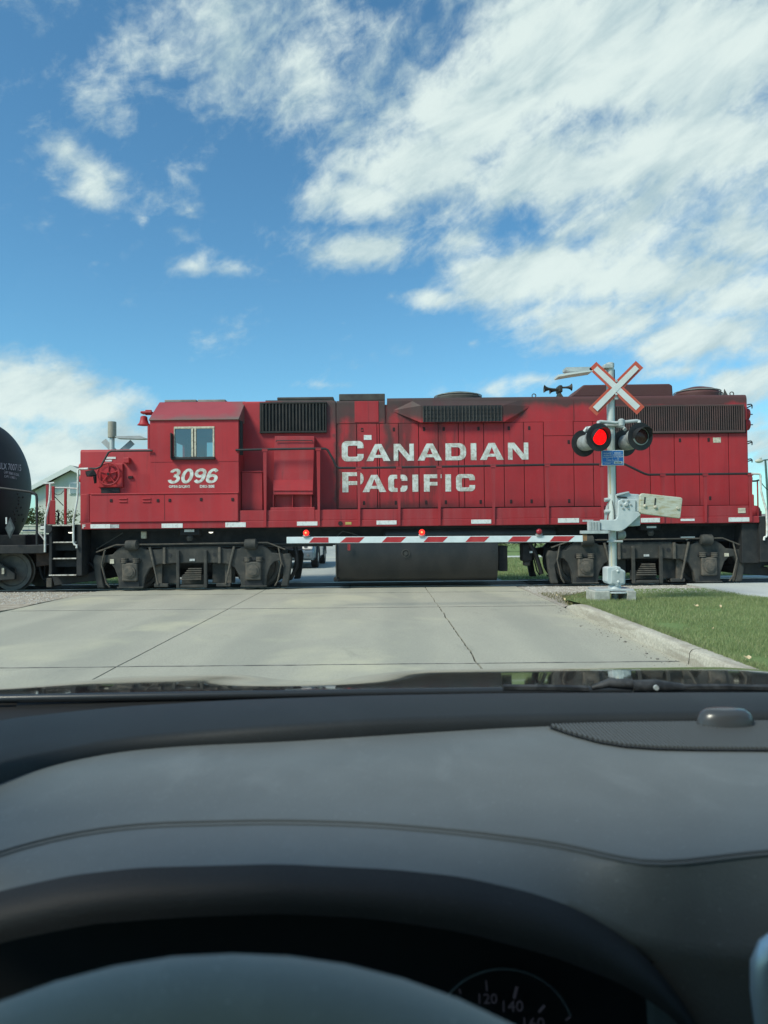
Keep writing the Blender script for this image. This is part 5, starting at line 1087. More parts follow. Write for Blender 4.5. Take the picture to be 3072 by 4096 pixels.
MB().tube([at('I', 380, 900, YP+.05), at('I', 400, 868, YP+.03), at('I', 640, 830, YP), at('I', 810, 850, YP+.03), at('I', 832, 885, YP+.05)], .03, 8).build('rear_light_arm', GALV, sig, smooth=50)
p = at('I', 788, 800, YP-.2); MB().lathe([(.05, 0), (.055, .02), (.055, .10), (.03, .12)], (p.x, YP-.2, p.z-.06), (0, 0, 1), 16).build('junction_box', GALV, sig, smooth=40)
sbx('lamp_clamp', 'I', 622, 815, 760, 845, YP-.1, .2, GALV, bevel=.015)
# blue information plate
bs = empty('information_plate', at('I', 694, 1275, YP-.12), parent=sig)
sbx('plate_border', 'I', 569, 1108, 818, 1277, YP-.10, .006, SIGN_WHITE, bs, .0); sbx('plate_face', 'I', 576, 1115, 811, 1270, YP-.103, .003, BLUE, bs)
YB = YP-.1032
for (s, x0_, y0_, x1_, y1_) in (('SIGNALEZ', 592, 1134, 680, 1148), ('URGENCES', 592, 1158, 680, 1172), ('OU PROBLÈMES', 584, 1178, 690, 1192), ('AU', 622, 1198, 645, 1208), ('REPORT', 712, 1132, 790, 1148), ('EMERGENCY', 702, 1154, 804, 1168), ('OR PROBLEM', 702, 1174, 804, 1188), ('TO', 742, 1192, 764, 1206), ('1-800-716-9132', 626, 1212, 764, 1226), ('PASSAGE À NIVEAU', 588, 1234, 692, 1244), ('CROSSING', 606, 1250, 672, 1260)):
    text(s, rect('I', x0_, y0_, x1_, y1_, YB), YB, SIGN_WHITE, bs, 'lettering', .01, 0, .001)
sbx('number_panel', 'I', 706, 1230, 802, 1258, YB-.001, .002, SIGN_WHITE, bs); text('64.700', rect('I', 722, 1236, 788, 1253, YB), YB-.0012, LAMPBLACK, bs, 'lettering', .02, 0, .001)
sbx('plate_seam', 'I', 690, 1115, 694, 1270, YB-.0004, .001, SIGN_WHITE, bs)
# gate mechanism
gm = empty('gate_mechanism', at('N', 400, 980, YP), parent=sig)
def nq(pts, Y, th, name, mt, par=gm, bevel=0.0): return MB().prism([(at('N', x, y, Y).x, at('N', x, y, Y).z) for x, y in pts], Y, Y+th).build(name, mt, par, bevel=bevel)
nq([(322, 385), (540, 335), (552, 372), (700, 384), (722, 410), (722, 880), (600, 890), (380, 880), (322, 760)], YP-.06, .34, 'gate_housing', GREYPAINT, gm, .02)
nq([(352, 415), (505, 425), (505, 445), (352, 436)], YP-.085, .02, 'housing_groove', LAMPBLACK)
nq([(340, 385), (540, 338), (545, 355), (350, 410)], YP-.10, .05, 'housing_lid', GREYPAINT, gm, .006)
nq([(370, 510), (385, 480), (430, 456), (630, 458), (645, 470), (645, 655), (700, 668), (728, 706), (540, 880), (470, 935), (420, 962), (360, 970), (85, 945), (90, 785), (310, 790), (345, 770), (362, 730)], YP-.17, .06, 'arm_bracket', GREYPAINT, gm, .01)
nq([(645, 462), (716, 452), (716, 655), (650, 660)], YP-.14, .10, 'shaft_plate', GREYPAINT, gm, .006)
for k in range(6):
    p = at('N', 488+80*math.cos(k*1.047), 548+70*math.sin(k*1.047), YP-.18); MB().lathe([(.020, 0), (.018, .02)], (p.x, YP-.165, p.z), (0, -1, 0), 6).build('bolt', LAMPGREY, gm)
p = at('N', 495, 545, YP-.18); MB().lathe([(.045, 0), (.04, .02), (.025, .035)], (p.x, YP-.165, p.z), (0, -1, 0), 14).build('shaft_cap', GALV, gm, smooth=35)
cw = empty('counterweight', at('N', 1050, 560, YP-.15), parent=sig)
nq([(740, 370), (765, 368), (1365, 434), (1386, 456), (1352, 752), (1335, 767), (735, 692), (712, 660), (712, 400)], YP-.20, .07, 'weight_plate', WEIGHT, cw, .012)
for (x, y) in ((790, 425), (955, 445)):
    nq([(x-8, y), (x+12, y+2), (x+2, y+118), (x-18, y+116)], YP-.206, .008, 'slot', LAMPBLACK, cw); p = at('N', x-4, y+140, YP-.2); MB().lathe([(.03, 0), (.028, .02), (.012, .03)], (p.x, YP-.20, p.z), (0, -1, 0), 8).build('bolt', CREAM, cw)
p = at('N', 1305, 602, YP-.2); MB().lathe([(.024, 0), (.022, .02)], (p.x, YP-.20, p.z), (0, -1, 0), 8).build('bolt', CREAM, cw)
for y in (465, 650): 
    MB().tube([at('N', 150, y+10, YP-.02), at('N', 300, y-5, YP-.02)], .035, 8).build('mast_clamp', GALV, sig, smooth=50)
nq([(165, 660), (205, 520), (215, 530), (190, 780), (160, 790)], YP-.02, .05, 'clamp_plate', GALV)
p = at('N', 280, 1128, YP); MB().lathe([(.095, 0), (.095, .03)], (p.x, YP, p.z-.015), (0, 0, 1), 20).tube([(p.x, YP-.09, p.z), (p.x+.14, YP-.09, p.z)], .02, 8).build('mast_collar', GALV, sig, smooth=40)
p = at('N', 385, 1010, YP+.05); MB().lathe([(.03, 0), (.085, .01), (.085, .12), (.05, .16)], (p.x-.06, YP+.05, p.z-.02), (1, 0, .1), 18).build('buffer', LAMPGREY, gm, smooth=40)
# gate arm
ga = empty('gate_arm', at('D', 325, 1358, YP-.2), parent=sig); YA = YP-.19
e0 = at('O', 90, 225, YA); e1 = at('D', 327, 1358, YA); hh = (za('O', 90, 155, YA)-za('O', 90, 298, YA))/2
def arm_pt(c, x, y): 
    p = at(c, x, y, YA); t = (p.x-e0.x)/(e1.x-e0.x); zc = e0.z+(e1.z-e0.z)*t; return p.x, zc, p.z
m = MB().add([(e0.x, YA, e0.z-hh), (e1.x, YA, e1.z-hh), (e1.x, YA, e1.z+hh), (e0.x, YA, e0.z+hh), (e0.x, YA+.035, e0.z-hh), (e1.x, YA+.035, e1.z-hh), (e1.x, YA+.035, e1.z+hh), (e0.x, YA+.035, e0.z+hh)], [(0, 1, 2, 3), (5, 4, 7, 6), (4, 0, 3, 7), (1, 5, 6, 2), (3, 2, 6, 7), (4, 5, 1, 0)])
m.build('arm_boom', ARM_WHITE, ga, bevel=.006)
bands = [('O', 690, 1018, 585, 1018)] + [('G', a, b, c_, d) for a, b, c_, d in ((390, 512, 348, 475), (660, 788, 625, 752), (935, 1065, 902, 1030), (1215, 1342, 1180, 1305), (1495, 1620, 1462, 1585))] + [('D', 120, 268, 86, 222)]
for (c, t0, t1, b0, b1_) in bands:
    pts = []
    for (x, s_) in ((t0, 1), (t1, 1), (b1_, -1), (b0, -1)):
        yy = {'O': 225, 'G': 130, 'D': 1358}[c]; X, zc, _ = arm_pt(c, x, yy); pts.append((X, zc+s_*hh*.82))
    MB().prism(pts, YA-.002, YA+.001).build('red_band', ARM_RED, ga)
def arm_lamp(c, x, y, lit):
    X, zc, _ = arm_pt(c, x, y); g = MB().box(X-.045, X+.045, YA-.02, YA+.05, zc+hh-.015, zc+hh+.02).tube([(X-.06, YA+.01, zc+hh+.02), (X+.06, YA+.01, zc+hh+.02)], .014, 6).build('arm_light_base', LAMPGREY, ga, bevel=.006)
    MB().lathe([(.034, -.03), (.048, -.015), (.05, .01), (.044, .03), (.02, .042), (.004, .045)], (X, YA-.01, zc+hh+.068), (0, -1, 0), 20).build('arm_light', BULB_ON if lit else BULB_OFF, g, smooth=60)
    if lit: MB().lathe([(.016, 0), (.012, .006)], (X-.004, YA-.056, zc+hh+.07), (0, -1, 0), 10).build('arm_light_core', BULB_CORE, g)
arm_lamp('O', 527, 225, True); arm_lamp('G', 892, 130, True); arm_lamp('H', 173, 122, False)
sbx('arm_socket', 'D', 328, 1328, 356, 1372, YA-.005, .05, WOOD, ga); sbx('arm_shelf', 'D', 320, 1300, 512, 1322, YA-.03, .14, GALV, ga, .005)
sbx('arm_adapter', 'D', 368, 1230, 452, 1300, YA-.01, .10, GALV, ga, .008)
for x in (385, 405, 425): sbx('adapter_rib', 'D', x, 1238, x+6, 1296, YA-.018, .01, LAMPGREY, ga)
# base
bs2 = empty('mast_base', (pl.x, YP, ZB-.05), parent=sig)
nq([(190, 1548), (230, 1532), (330, 1528), (352, 1520), (405, 1535), (410, 1560), (470, 1590), (482, 1610), (480, 1800), (455, 1812), (430, 1812), (395, 1840), (345, 1838), (310, 1810), (250, 1805), (215, 1800), (190, 1760)], YP-.13, .26, 'base_box', GREYPAINT, bs2, .018)
nq([(262, 1590), (320, 1575), (350, 1545), (385, 1560), (400, 1590), (460, 1605), (462, 1785), (400, 1800), (365, 1822), (335, 1800), (262, 1785)], YP-.142, .02, 'base_cover', GALV, bs2, .006)
for (x, y) in ((357, 1595), (365, 1765)): p = at('N', x, y, YP-.14); MB().lathe([(.022, 0), (.02, .015), (.008, .02)], (p.x, YP-.14, p.z), (0, -1, 0), 10).build('bolt', SIGN_WHITE, bs2)
MB().lathe([(.30, 0), (.30, .02), (.13, .03), (.10, .12)], (pl.x+.02, YP, ZB-.03), (0, 0, 1), 28).build('base_flange', GALV, bs2, smooth=35)
sbx('base_plate', 'N', 20, 1884, 622, 1912, YP-.22, .5, GALV, bs2, .006)
MB().lathe([(.06, 0), (.06, .3)], (pl.x+.01, YP-.05, 0), (0, 0, 1), 16).build('base_stub', LAMPGREY, bs2)
zg = .02
for (x0_, x1_, lab) in ((-70, 240, 'long grey concrete block under the signal mast base, next to the road'), (512, 652, 'short grey concrete block under the signal mast base, away from the road')):
    a_ = at('N', x0_, 1945, YP-.28); b_ = at('N', x1_, 1945, YP-.28)
    MB().box(a_.x+.06*(x0_ < 0), b_.x, YP-.28, YP+.22, zg, at('N', 300, 1912, YP-.25).z-.0).build('concrete_block', BLOCK, bevel=.012, label=lab, category='block')

# ---------------------------------------------------------------- beyond the track
# far crossing signal
YF = 22.0
fp = at('E', 1243, 600, YF); ftp = at('E', 1240, 270, YF)
fs = empty('crossing_signal', (fp.x, YF, 0), 'plain white crossing signal seen from behind above the locomotive nose', 'crossing signal')
MB().tube([(fp.x, YF, -.03), (ftp.x, YF, ftp.z)], .075, 18).build('mast', POLE, fs, smooth=40)
MB().lathe([(.08, 0), (.10, .03), (.05, .10), (.05, .2), (.09, .28), (.12, .42), (.12, .44)], (ftp.x, YF, ftp.z-.02), (0, 0, 1), 18).build('mast_neck', GALV, fs, smooth=40)
p = at('E', 1240, 92, YF); MB().lathe([(.125, 0), (.125, .46), (.12, .49), (.02, .50)], (p.x, YF, p.z-.52), (0, 0, 1), 20).build('bell_housing', M('bell_tan', (.36, .34, .27), (.28, .26, .2), 6, .6), fs, smooth=40)
def fq(pts, Y, th, name, mt): MB().prism([(at('E', x, y, Y).x, at('E', x, y, Y).z) for x, y in pts], Y, Y+th).build(name, mt, fs)
BACK = M('sign_back_aluminium', (.46, .48, .47), (.38, .40, .39), 5, .5)
fq([(1120, 330), (1168, 290), (1470, 590), (1422, 632)], YF+.10, .012, 'crossbuck_blade', BACK); fq([(1490, 350), (1442, 303), (1120, 590), (1168, 640)], YF+.115, .012, 'crossbuck_blade', BACK)
fq([(1268, 262), (1545, 256), (1620, 286), (1560, 292), (1290, 284)], YF-.1, .3, 'side_arm', BACK)
# house with gable, window, roof
YW = 45.0
hs = empty('house', (-18.5, YW+5, 0), 'beige stucco house with a pale gable roof behind the tank car', 'house')
ap = at('E', 790, 585, YW); el_ = at('E', 300, 845, YW)
STUCCO = M('stucco', (.60, .59, .53), (.66, .65, .59), 2, .9); FASCIA = M('fascia_white', (.66, .68, .66), None, rough=.6); SHINGLE = M('shingle', (.24, .23, .22), (.17, .165, .16), 3, .9)
hw = ap.x-el_.x; xr_ = ap.x+hw
MB().prism([(el_.x+.35, -.05), (xr_-.35, -.05), (xr_-.35, el_.z-.1), (ap.x, ap.z-.25), (el_.x+.35, el_.z-.1)], YW+.3, YW+11).build('wall', STUCCO, hs)
for s_ in (-1, 1):
    x0_, z0_, x1_, z1_ = ap.x, ap.z, ap.x+s_*hw, el_.z
    MB().add([(x0_, YW-.1, z0_), (x1_, YW-.1, z1_), (x1_, YW-.1, z1_-.16), (x0_, YW-.1, z0_-.20), (x0_, YW+11.3, z0_), (x1_, YW+11.3, z1_), (x1_, YW+11.3, z1_-.16), (x0_, YW+11.3, z0_-.20)], [(0, 1, 2, 3), (7, 6, 5, 4), (0, 4, 5, 1), (1, 5, 6, 2), (2, 6, 7, 3), (3, 7, 4, 0)]).build('roof_slope', SHINGLE, hs)
    MB().add([(x0_, YW-.13, z0_+.02), (x1_, YW-.13, z1_+.02), (x1_, YW-.13, z1_-.25), (x0_, YW-.13, z0_-.30), (x0_, YW-.102, z0_+.02), (x1_, YW-.102, z1_+.02), (x1_, YW-.102, z1_-.25), (x0_, YW-.102, z0_-.30)], [(0, 1, 2, 3), (7, 6, 5, 4), (0, 4, 5, 1), (1, 5, 6, 2), (2, 6, 7, 3), (3, 7, 4, 0)]).build('fascia', FASCIA, hs)
hwn = bx('window', 'E', 762, 770, 900, 905, YW+.24, .08, FASCIA, hs); 
a_ = at('E', 775, 785, YW+.2); b_ = at('E', 887, 893, YW+.2); MB().box(a_.x, b_.x, YW+.2, YW+.235, b_.z, a_.z).build('pane', M('house_glass', (.20, .27, .30), (.28, .35, .37), 3, .1, spec=.6), hwn)
# white fence: boards between rails
YFN = 32.0
fn = empty('fence', (-14, YFN, 0), 'cream vertical board fence in front of the beige house', 'fence')
VINYL = M('vinyl_fence', (.60, .60, .52), (.52, .52, .45), 2, .6)
zt_ = za('E', 380, 1240, YFN); fx0 = xa('E', -500, 1400, YFN); fx1 = xa('E', 1000, 1400, YFN)
MB().box(fx0, fx1, YFN-.04, YFN+.04, zt_-.06, zt_).box(fx0, fx1, YFN-.04, YFN+.04, za('E', 380, 1310, YFN)-.06, za('E', 380, 1310, YFN)).box(fx0, fx1, YFN-.04, YFN+.04, .1, .2).build('fence_rail', VINYL, fn)
b0 = None; nb = int((fx1-fx0)/.30)
for i in range(nb):
    if b0 is None: b0 = MB().box(fx0+.01, fx0+.285, YFN-.015, YFN+.015, 0, zt_-.06).build('fence_board', VINYL, fn)
    else: share(b0, .30*i)
# shrubs
def leaf_cloud(name, mat, parent, c, r, n, size, seed, **kw):
    rnd = random.Random(seed); v = []; f = []
    lobes = [(Vector((rnd.uniform(-.6, .6)*r[0], rnd.uniform(-.6, .6)*r[1], rnd.uniform(-.5, .75)*r[2])), rnd.uniform(.25, .5)) for _ in range(16)]
    for _ in range(n):
        lc, lr = lobes[rnd.randrange(len(lobes))]; d = Vector((rnd.gauss(0, 1), rnd.gauss(0, 1), rnd.gauss(0, 1))).normalized()*rnd.random()**.4
        p = Vector(c)+lc+Vector((d.x*r[0]*lr, d.y*r[1]*lr, d.z*r[2]*lr))
        if p.z < c[2]-r[2]+.05: continue
        a = Vector((rnd.gauss(0, 1), rnd.gauss(0, 1), rnd.gauss(0, 1))).normalized(); b = a.orthogonal().normalized(); s = size*rnd.uniform(.6, 1.4); o = len(v)
        v += [tuple(p-a*s), tuple(p+b*s*.45), tuple(p+a*s), tuple(p-b*s*.45)]; f.append((o, o+1, o+2, o+3))
    m = MB(); m.v = v; m.f = f; return m.build(name, mat, parent, **kw)
BARK = M('bark', (.10, .08, .06), (.16, .13, .10), 10, .9)
def shrub(x, y, r, n, size, mat, label, seed, cat='shrub', group=None, z0=0.0, trunk=.5):
    t = empty('leafy_shrub' if cat == 'shrub' else 'broadleaf_tree', (x, y, 0), label, cat, group); rnd = random.Random(seed)
    m = MB(); base = Vector((x, y, -.05))
    for k in range(6): e_ = base+Vector((rnd.uniform(-.5, .5)*r[0], rnd.uniform(-.5, .5)*r[1], z0+r[2]*rnd.uniform(.6, 1.5))); m.tube([base, base+(e_-base)*.5+Vector((rnd.uniform(-.1, .1), 0, .1)), e_], [.02*r[2]+.015, .012*r[2]+.01, .006], 6)
    if cat == 'tree': m.tube([base, base+Vector((0, 0, z0+r[2]*.6))], [.16, .08], 8)
    m.build('trunk' if cat == 'tree' else 'stem', BARK, t, smooth=60); leaf_cloud('crown' if cat == 'tree' else 'foliage', mat, t, (x, y, z0+r[2]), r, n, size, seed); return t
p = at('E', 420, 1200, 38); shrub(p.x, 38, (1.3, 1.0, 1.28), 1500, .07, HEDGELEAF, 'dark green shrub rising above the cream fence beside the tank car', 21)
p = at('E', 660, 1200, 39); shrub(p.x, 39, (1.4, 1.0, 1.25), 1100, .07, HEDGELEAF, 'sparse shrub above the fence behind the locomotive end rails', 22)
for k, (x, y, r) in enumerate(((6.3, 40.5, (1.2, .9, .55)), (8.2, 41, (1.3, .9, .62)), (10.4, 41.5, (1.3, .9, .6)))):
    shrub(x, y, r, 1700, .05, HEDGELEAF, 'low rounded bush beyond the far lawn, seen under the locomotive', 30+k, 'shrub', 'low bushes beyond the far lawn')
# pale house low behind the bushes and houses along the far street
def far_house(x, y, w_, d_, h, rh, wall, label):
    t = empty('far_house', (x, y, 0), label, 'house'); MB().box(x-w_/2, x+w_/2, y, y+d_, -.05, h).build('wall', wall, t)
    MB().prism([(x-w_/2-.4, h), (x+w_/2+.4, h), (x+w_*.18, h+rh), (x-w_*.18, h+rh)], y-.4, y+d_+.4).build('roof', SHINGLE, t)
    for k in (-1, 1):
        f_ = MB().box(x+k*w_*.25-.7, x+k*w_*.25+.7, y-.05, y+.02, .9, 2.2).build('window', FASCIA, t); MB().box(x+k*w_*.25-.6, x+k*w_*.25+.6, y-.07, y-.048, 1.0, 2.1).build('pane', bpy.data.materials['house_glass'], f_)
    MB().box(x-.45, x+.45, y-.05, y+.02, 0, 2.05).build('door', RUST, t)
far_house(9.5, 60, 13, 9, 2.8, 2.2, M('siding_white', (.62, .63, .60), None, rough=.8), 'white bungalow far behind the low bushes')
far_house(-1.5-10, 92, 12, 9, 2.8, 2.2, M('siding_cream', (.52, .50, .42), None, rough=.8), 'cream bungalow standing beside the end of the far street')
p = at('Q', 610, 1050, 75); far_house(p.x+3, 75, 12, 9, p.z-.9, 1.0, M('siding_brown', (.20, .16, .14), None, rough=.8), 'brown roofed house beyond the rear of the locomotive')
# street lamp
YLm = 60.0; p = at('Q', 645, 312, YLm); lp = empty('street_lamp', (p.x+.2, YLm, 0), 'green street lamp post with a pale oval lantern beyond the rear platform', 'street lamp')
LGREEN = M('lamp_post_green', (.05, .11, .10), (.07, .13, .12), 2, .5)
q = at('Q', 672, 1050, YLm); MB().tube([(q.x+.25, YLm, -.05), (p.x, YLm, p.z)], [.14, .075], 12).build('post', LGREEN, lp, smooth=50)
e_ = at('Q', 560, 320, YLm); MB().tube([(p.x+1.6, YLm, p.z+.05), (p.x, YLm, p.z+.05), (e_.x+.25, YLm, e_.z+.03)], .05, 8).build('arm', LGREEN, lp)
m = MB().lathe([(.01, -.34), (.10, -.28), (.16, -.12), (.17, .0), (.15, .16), (.09, .3), (.01, .34)], (e_.x, YLm, e_.z), (1, 0, .06), 18); m.build('lantern', M('lantern_pale', (.50, .50, .42), None, rough=.5), lp, smooth=50)
MB().box(e_.x+.02, e_.x+.22, YLm-.08, YLm+.08, e_.z+.12, e_.z+.30).build('photocell', GALV, lp, bevel=.05)
# waiting car on the far side
sx, sy = -3.30, 24.6
suv = empty('waiting_car', (sx, sy+2.3, 0), 'blue grey sport utility car waiting beyond the train with headlamps facing it', 'car')
PAINT = M('car_blue_grey', (.20, .27, .32), (.17, .23, .28), 2, .28, metal=.4, spec=.5, coat=.6); TYRE = M('tyre', (.016, .016, .017), None, rough=.85); RIM = M('rim', (.32, .33, .34), None, rough=.35, metal=.8); TRIM = M('car_trim_dark', (.018, .02, .022), None, rough=.5)
W2 = .96
def loft(secs, name, mt, par, smooth=35):
    """secs: (y, half width low, half width high, z low, z high)"""
    rows = []
    for (y, wl_, wh_, z0_, z1_) in secs:
        rows.append([(sx+x_, sy+y, z_) for x_, z_ in ((-wl_*.9, z0_), (-wl_, z0_+.12), (-wl_, (z0_+z1_)/2), (-wh_, z1_-.06), (-wh_*.93, z1_), (wh_*.93, z1_), (wh_, z1_-.06), (wl_, (z0_+z1_)/2), (wl_, z0_+.12), (wl_*.9, z0_), (-wl_*.9, z0_))])
    n = len(rows[0])-1; m = MB().grid(rows); m.f.append(tuple(range(n-1, -1, -1))); o = (len(rows)-1)*(n+1); m.f.append(tuple(range(o, o+n))); m.f = [tuple(reversed(f)) for f in m.f]
    return m.build(name, mt, par, smooth=smooth)
loft([(.02, W2*.86, W2*.80, .34, .80), (.12, W2*.96, W2*.90, .28, .97), (.5, W2, W2*.95, .26, 1.03), (1.3, W2, W2*.96, .26, 1.08), (2.2, W2, W2*.96, .26, 1.10), (4.2, W2, W2*.95, .28, 1.10), (4.6, W2*.95, W2*.9, .34, 1.06)], 'body', PAINT, suv)
loft([(1.25, W2*.90, W2*.86, 1.02, 1.12), (1.95, W2*.86, W2*.70, 1.06, 1.72), (3.0, W2*.86, W2*.72, 1.06, 1.78), (4.2, W2*.86, W2*.70, 1.06, 1.74), (4.55, W2*.86, W2*.80, 1.04, 1.2)], 'cabin', TRIM, suv)
MB().add([(sx-W2*.78, sy+1.33, 1.13), (sx+W2*.78, sy+1.33, 1.13), (sx+W2*.64, sy+1.93, 1.68), (sx-W2*.64, sy+1.93, 1.68)], [(0, 1, 2, 3)]).build('windscreen', CARGLASS, suv)
MB().box(sx-W2*.66, sx+W2*.66, sy+1.98, sy+4.15, 1.745, 1.80).build('roof', PAINT, suv, bevel=.02)
bmp = MB().box(sx-W2*.93, sx+W2*.93, sy-.06, sy+.3, .34, .62).build('bumper', PAINT, suv, bevel=.07, seg=3)
MB().box(sx-.46, sx+.46, sy-.03, sy+.1, .68, .88).build('grille', TRIM, suv, bevel=.02); MB().box(sx-.46, sx+.46, sy-.045, sy+.02, .765, .80).build('grille_bar', RIM, suv)
MB().box(sx-.5, sx+.5, sy-.075, sy, .38, .50).build('lower_grille', TRIM, suv, bevel=.02)
HEADL = glow('headlamp_glass', (1, .97, .88), .25, (.55, .58, .58))
for k in (-1, 1):
    h_ = MB().box(min(sx+k*.50, sx+k*.84), max(sx+k*.50, sx+k*.84), sy-.02, sy+.2, .66, .86).build('headlight', HEADL, suv, bevel=.04, seg=3)
    MB().lathe([(.07, 0), (.05, .03)], (sx+k*.62, sy-.02, .76), (0, -1, 0), 14).build('reflector', RIM, h_); MB().lathe([(.05, 0), (.04, .02)], (sx+k*.70, sy-.06, .46), (0, -1, 0), 14).build('fog_lamp', RIM, suv)
    MB().box(min(sx+k*W2*.93, sx+k*(W2+.2)), max(sx+k*W2*.93, sx+k*(W2+.2)), sy+1.55, sy+1.68, 1.02, 1.22).build('mirror', TRIM, suv, bevel=.04)
    for yy in (.80, 3.65):
        w_ = empty('wheel', (sx+k*(W2-.10), sy+yy, .37), parent=suv)
        MB().lathe([(.22, -.11), (.34, -.12), (.37, -.09), (.37, .09), (.34, .12), (.22, .11)], (sx+k*(W2-.10), sy+yy, .37), (1, 0, 0), 30).build('tyre', TYRE, w_, smooth=40); MB().lathe([(.23, 0), (.22, .02), (.06, .035), (.01, .035)], (sx+k*(W2-.10)+k*.085, sy+yy, .37), (k, 0, 0), 20).build('rim', RIM, w_, smooth=40)
        MB().tube([(sx+k*(W2+.006), sy+yy+.43*math.cos(a), .37+.43*math.sin(a)) for a in [i*math.pi/10 for i in range(11)]], .035, 6).build('wheel_arch', TRIM, suv, smooth=60)
MB().box(sx-.26, sx+.26, sy-.085, sy-.055, .53, .63).build('licence_plate', REFLECT, suv)

# ---------------------------------------------------------------- the car the picture is taken from
CROPS['Y'] = (1500, 2640, 1.0553); CROPS['X'] = (0, 2640, 1.0369)
car = empty('driven_car', (.33, -.4, 0), 'dark car interior with curved dashboard, steering wheel and bonnet facing the crossing', 'car')
def leather(name, c, rough=.55, grain=.25):
    n = NT(name); b = n.mix(n.ramp(n.noise(9, 5, .6), .3, .7), c, tuple(v*.86 for v in c))
    b = n.mix(n.math('MULTIPLY', n.ramp(n.noise(420, 3, .7), .62, .72), .35), b, tuple(min(1, v*2.2+.02) for v in c)); b = n.mix(n.math('MULTIPLY', n.ramp(n.noise(14, 6, .7, (1, .5, 1), .5), .52, .72), .18), b, tuple(v*1.7+.01 for v in c))
    n.set(base=b, rough=rough, spec=.35)
    v = n.nd('ShaderNodeTexVoronoi'); v.inputs['Scale'].default_value = 650; n.lk(n.pos(), v.inputs['Vector']); n.bump(v.outputs['Distance'], grain, .0006); return n.m
DASH = leather('dash_grey', (.140, .157, .162)); LEDGE = leather('ledge_dark', (.021, .025, .028), .6); RIMBLK = leather('binnacle_leather', (.026, .027, .029), .6); BLACKIN = M('cabin_black', (.010, .010, .011), None, rough=.8)
WHEEL = leather('wheel_leather', (.44, .405, .345), .65, .15); GRILLE = M('speaker_grille', (.085, .095, .10), None, rough=.6); STITCH = M('stitch_groove', (.085, .098, .104), None, rough=.8); HEADL_ = M('headliner', (.14, .14, .135), None, rough=.9)
def interp(tab, x):
    if x <= tab[0][0]: return tab[0][1]
    for (a, b), (c, d) in zip(tab, tab[1:]):
        if x <= c: t = (x-a)/(c-a); return b+(d-b)*t
    return tab[-1][1]
def smooth_tab(tab, x, w=60): return sum(interp(tab, x+w*k/3) for k in range(-3, 4))/7
BK = [(-300, 420), (-150, 345), (0, 285), (100, 247), (250, 217), (400, 204), (600, 196), (700, 190), (900, 177), (1100, 165), (1300, 158), (1659, 154), (2200, 156)]
SM = [(-300, 560), (-150, 495), (0, 440), (100, 412), (200, 392), (330, 378), (600, 372), (800, 378), (1000, 395), (1200, 420), (1280, 437), (1350, 457), (1420, 464), (1500, 457), (1580, 446), (1659, 438), (1800, 430), (2200, 425)]
FR = [(-300, 640), (-150, 570), (0, 520), (150, 487), (300, 470), (600, 462), (850, 474), (1000, 490), (1150, 524), (1250, 560), (1350, 620), (1430, 695), (1500, 800), (1560, 930)]
FD = [(-300, 640), (-150, 570), (0, 520), (150, 487), (300, 470), (600, 462), (850, 474), (1000, 490), (1150, 524), (1250, 562), (1330, 610), (1420, 650), (1550, 670), (1659, 672), (2200, 680)]
LP = [(-300, 760), (-150, 690), (0, 632), (200, 592), (400, 577), (600, 570), (800, 580), (1000, 610), (1200, 664), (1350, 724), (1450, 790), (1500, 845), (1560, 960)]
YTOP = [(-300, 345), (-150, 290), (0, 243), (250, 192), (500, 171), (800, 151), (1100, 141), (1659, 133), (2200, 133)]
YWS = [(-300, 235), (-150, 185), (0, 150), (250, 123), (500, 108), (800, 98), (1100, 93), (1659, 91), (2200, 92)]
DROP = .19
def low(x, y, dr): return gnd('T', x, y, EYE-dr)
cols = [-500+2700*i/120 for i in range(121)]
rows = []
for k in range(8):       # back edge -> seam
    t = k/7; rows.append([low(x, smooth_tab(BK, x)+(smooth_tab(SM, x)-5-smooth_tab(BK, x))*t, DROP+.002*(1-t)**3) for x in cols])
rows.append([low(x, smooth_tab(SM, x), DROP+.0004) for x in cols])
for k in range(8):       # seam -> front edge, easing over the brow
    t = k/7; r = []
    for x in cols:
        ys = smooth_tab(SM, x)+5; a = low(x, ys, DROP); Yf = .40 if x < 1250 else .40-.0*(x-1250)
        b = at('T', x, smooth_tab(FD, x), Yf); u = t; p = a.lerp(b, u); p.z += .0015*math.sin(math.pi*t); r.append(p)
    rows.append(r)
rows.append([at('T', x, smooth_tab(FD, x)+14, .404) + Vector((0, 0, -.004)) for x in cols])
rows.append([at('T', x, max(1000, smooth_tab(FD, x)+300), .40) if x > 1400 else at('T', x, smooth_tab(FD, x)+40, .425) for x in cols])
dash = MB().grid(rows); dash.f = [tuple(reversed(f)) for f in dash.f]
dash.build('dashboard', DASH, car, smooth=70)
for dy in (-5, 4):
    MB().tube([low(x, smooth_tab(SM, x)+dy, DROP-.0002) for x in cols[::2]], .0008, 6).build('stitched_seam', STITCH, car, smooth=60)
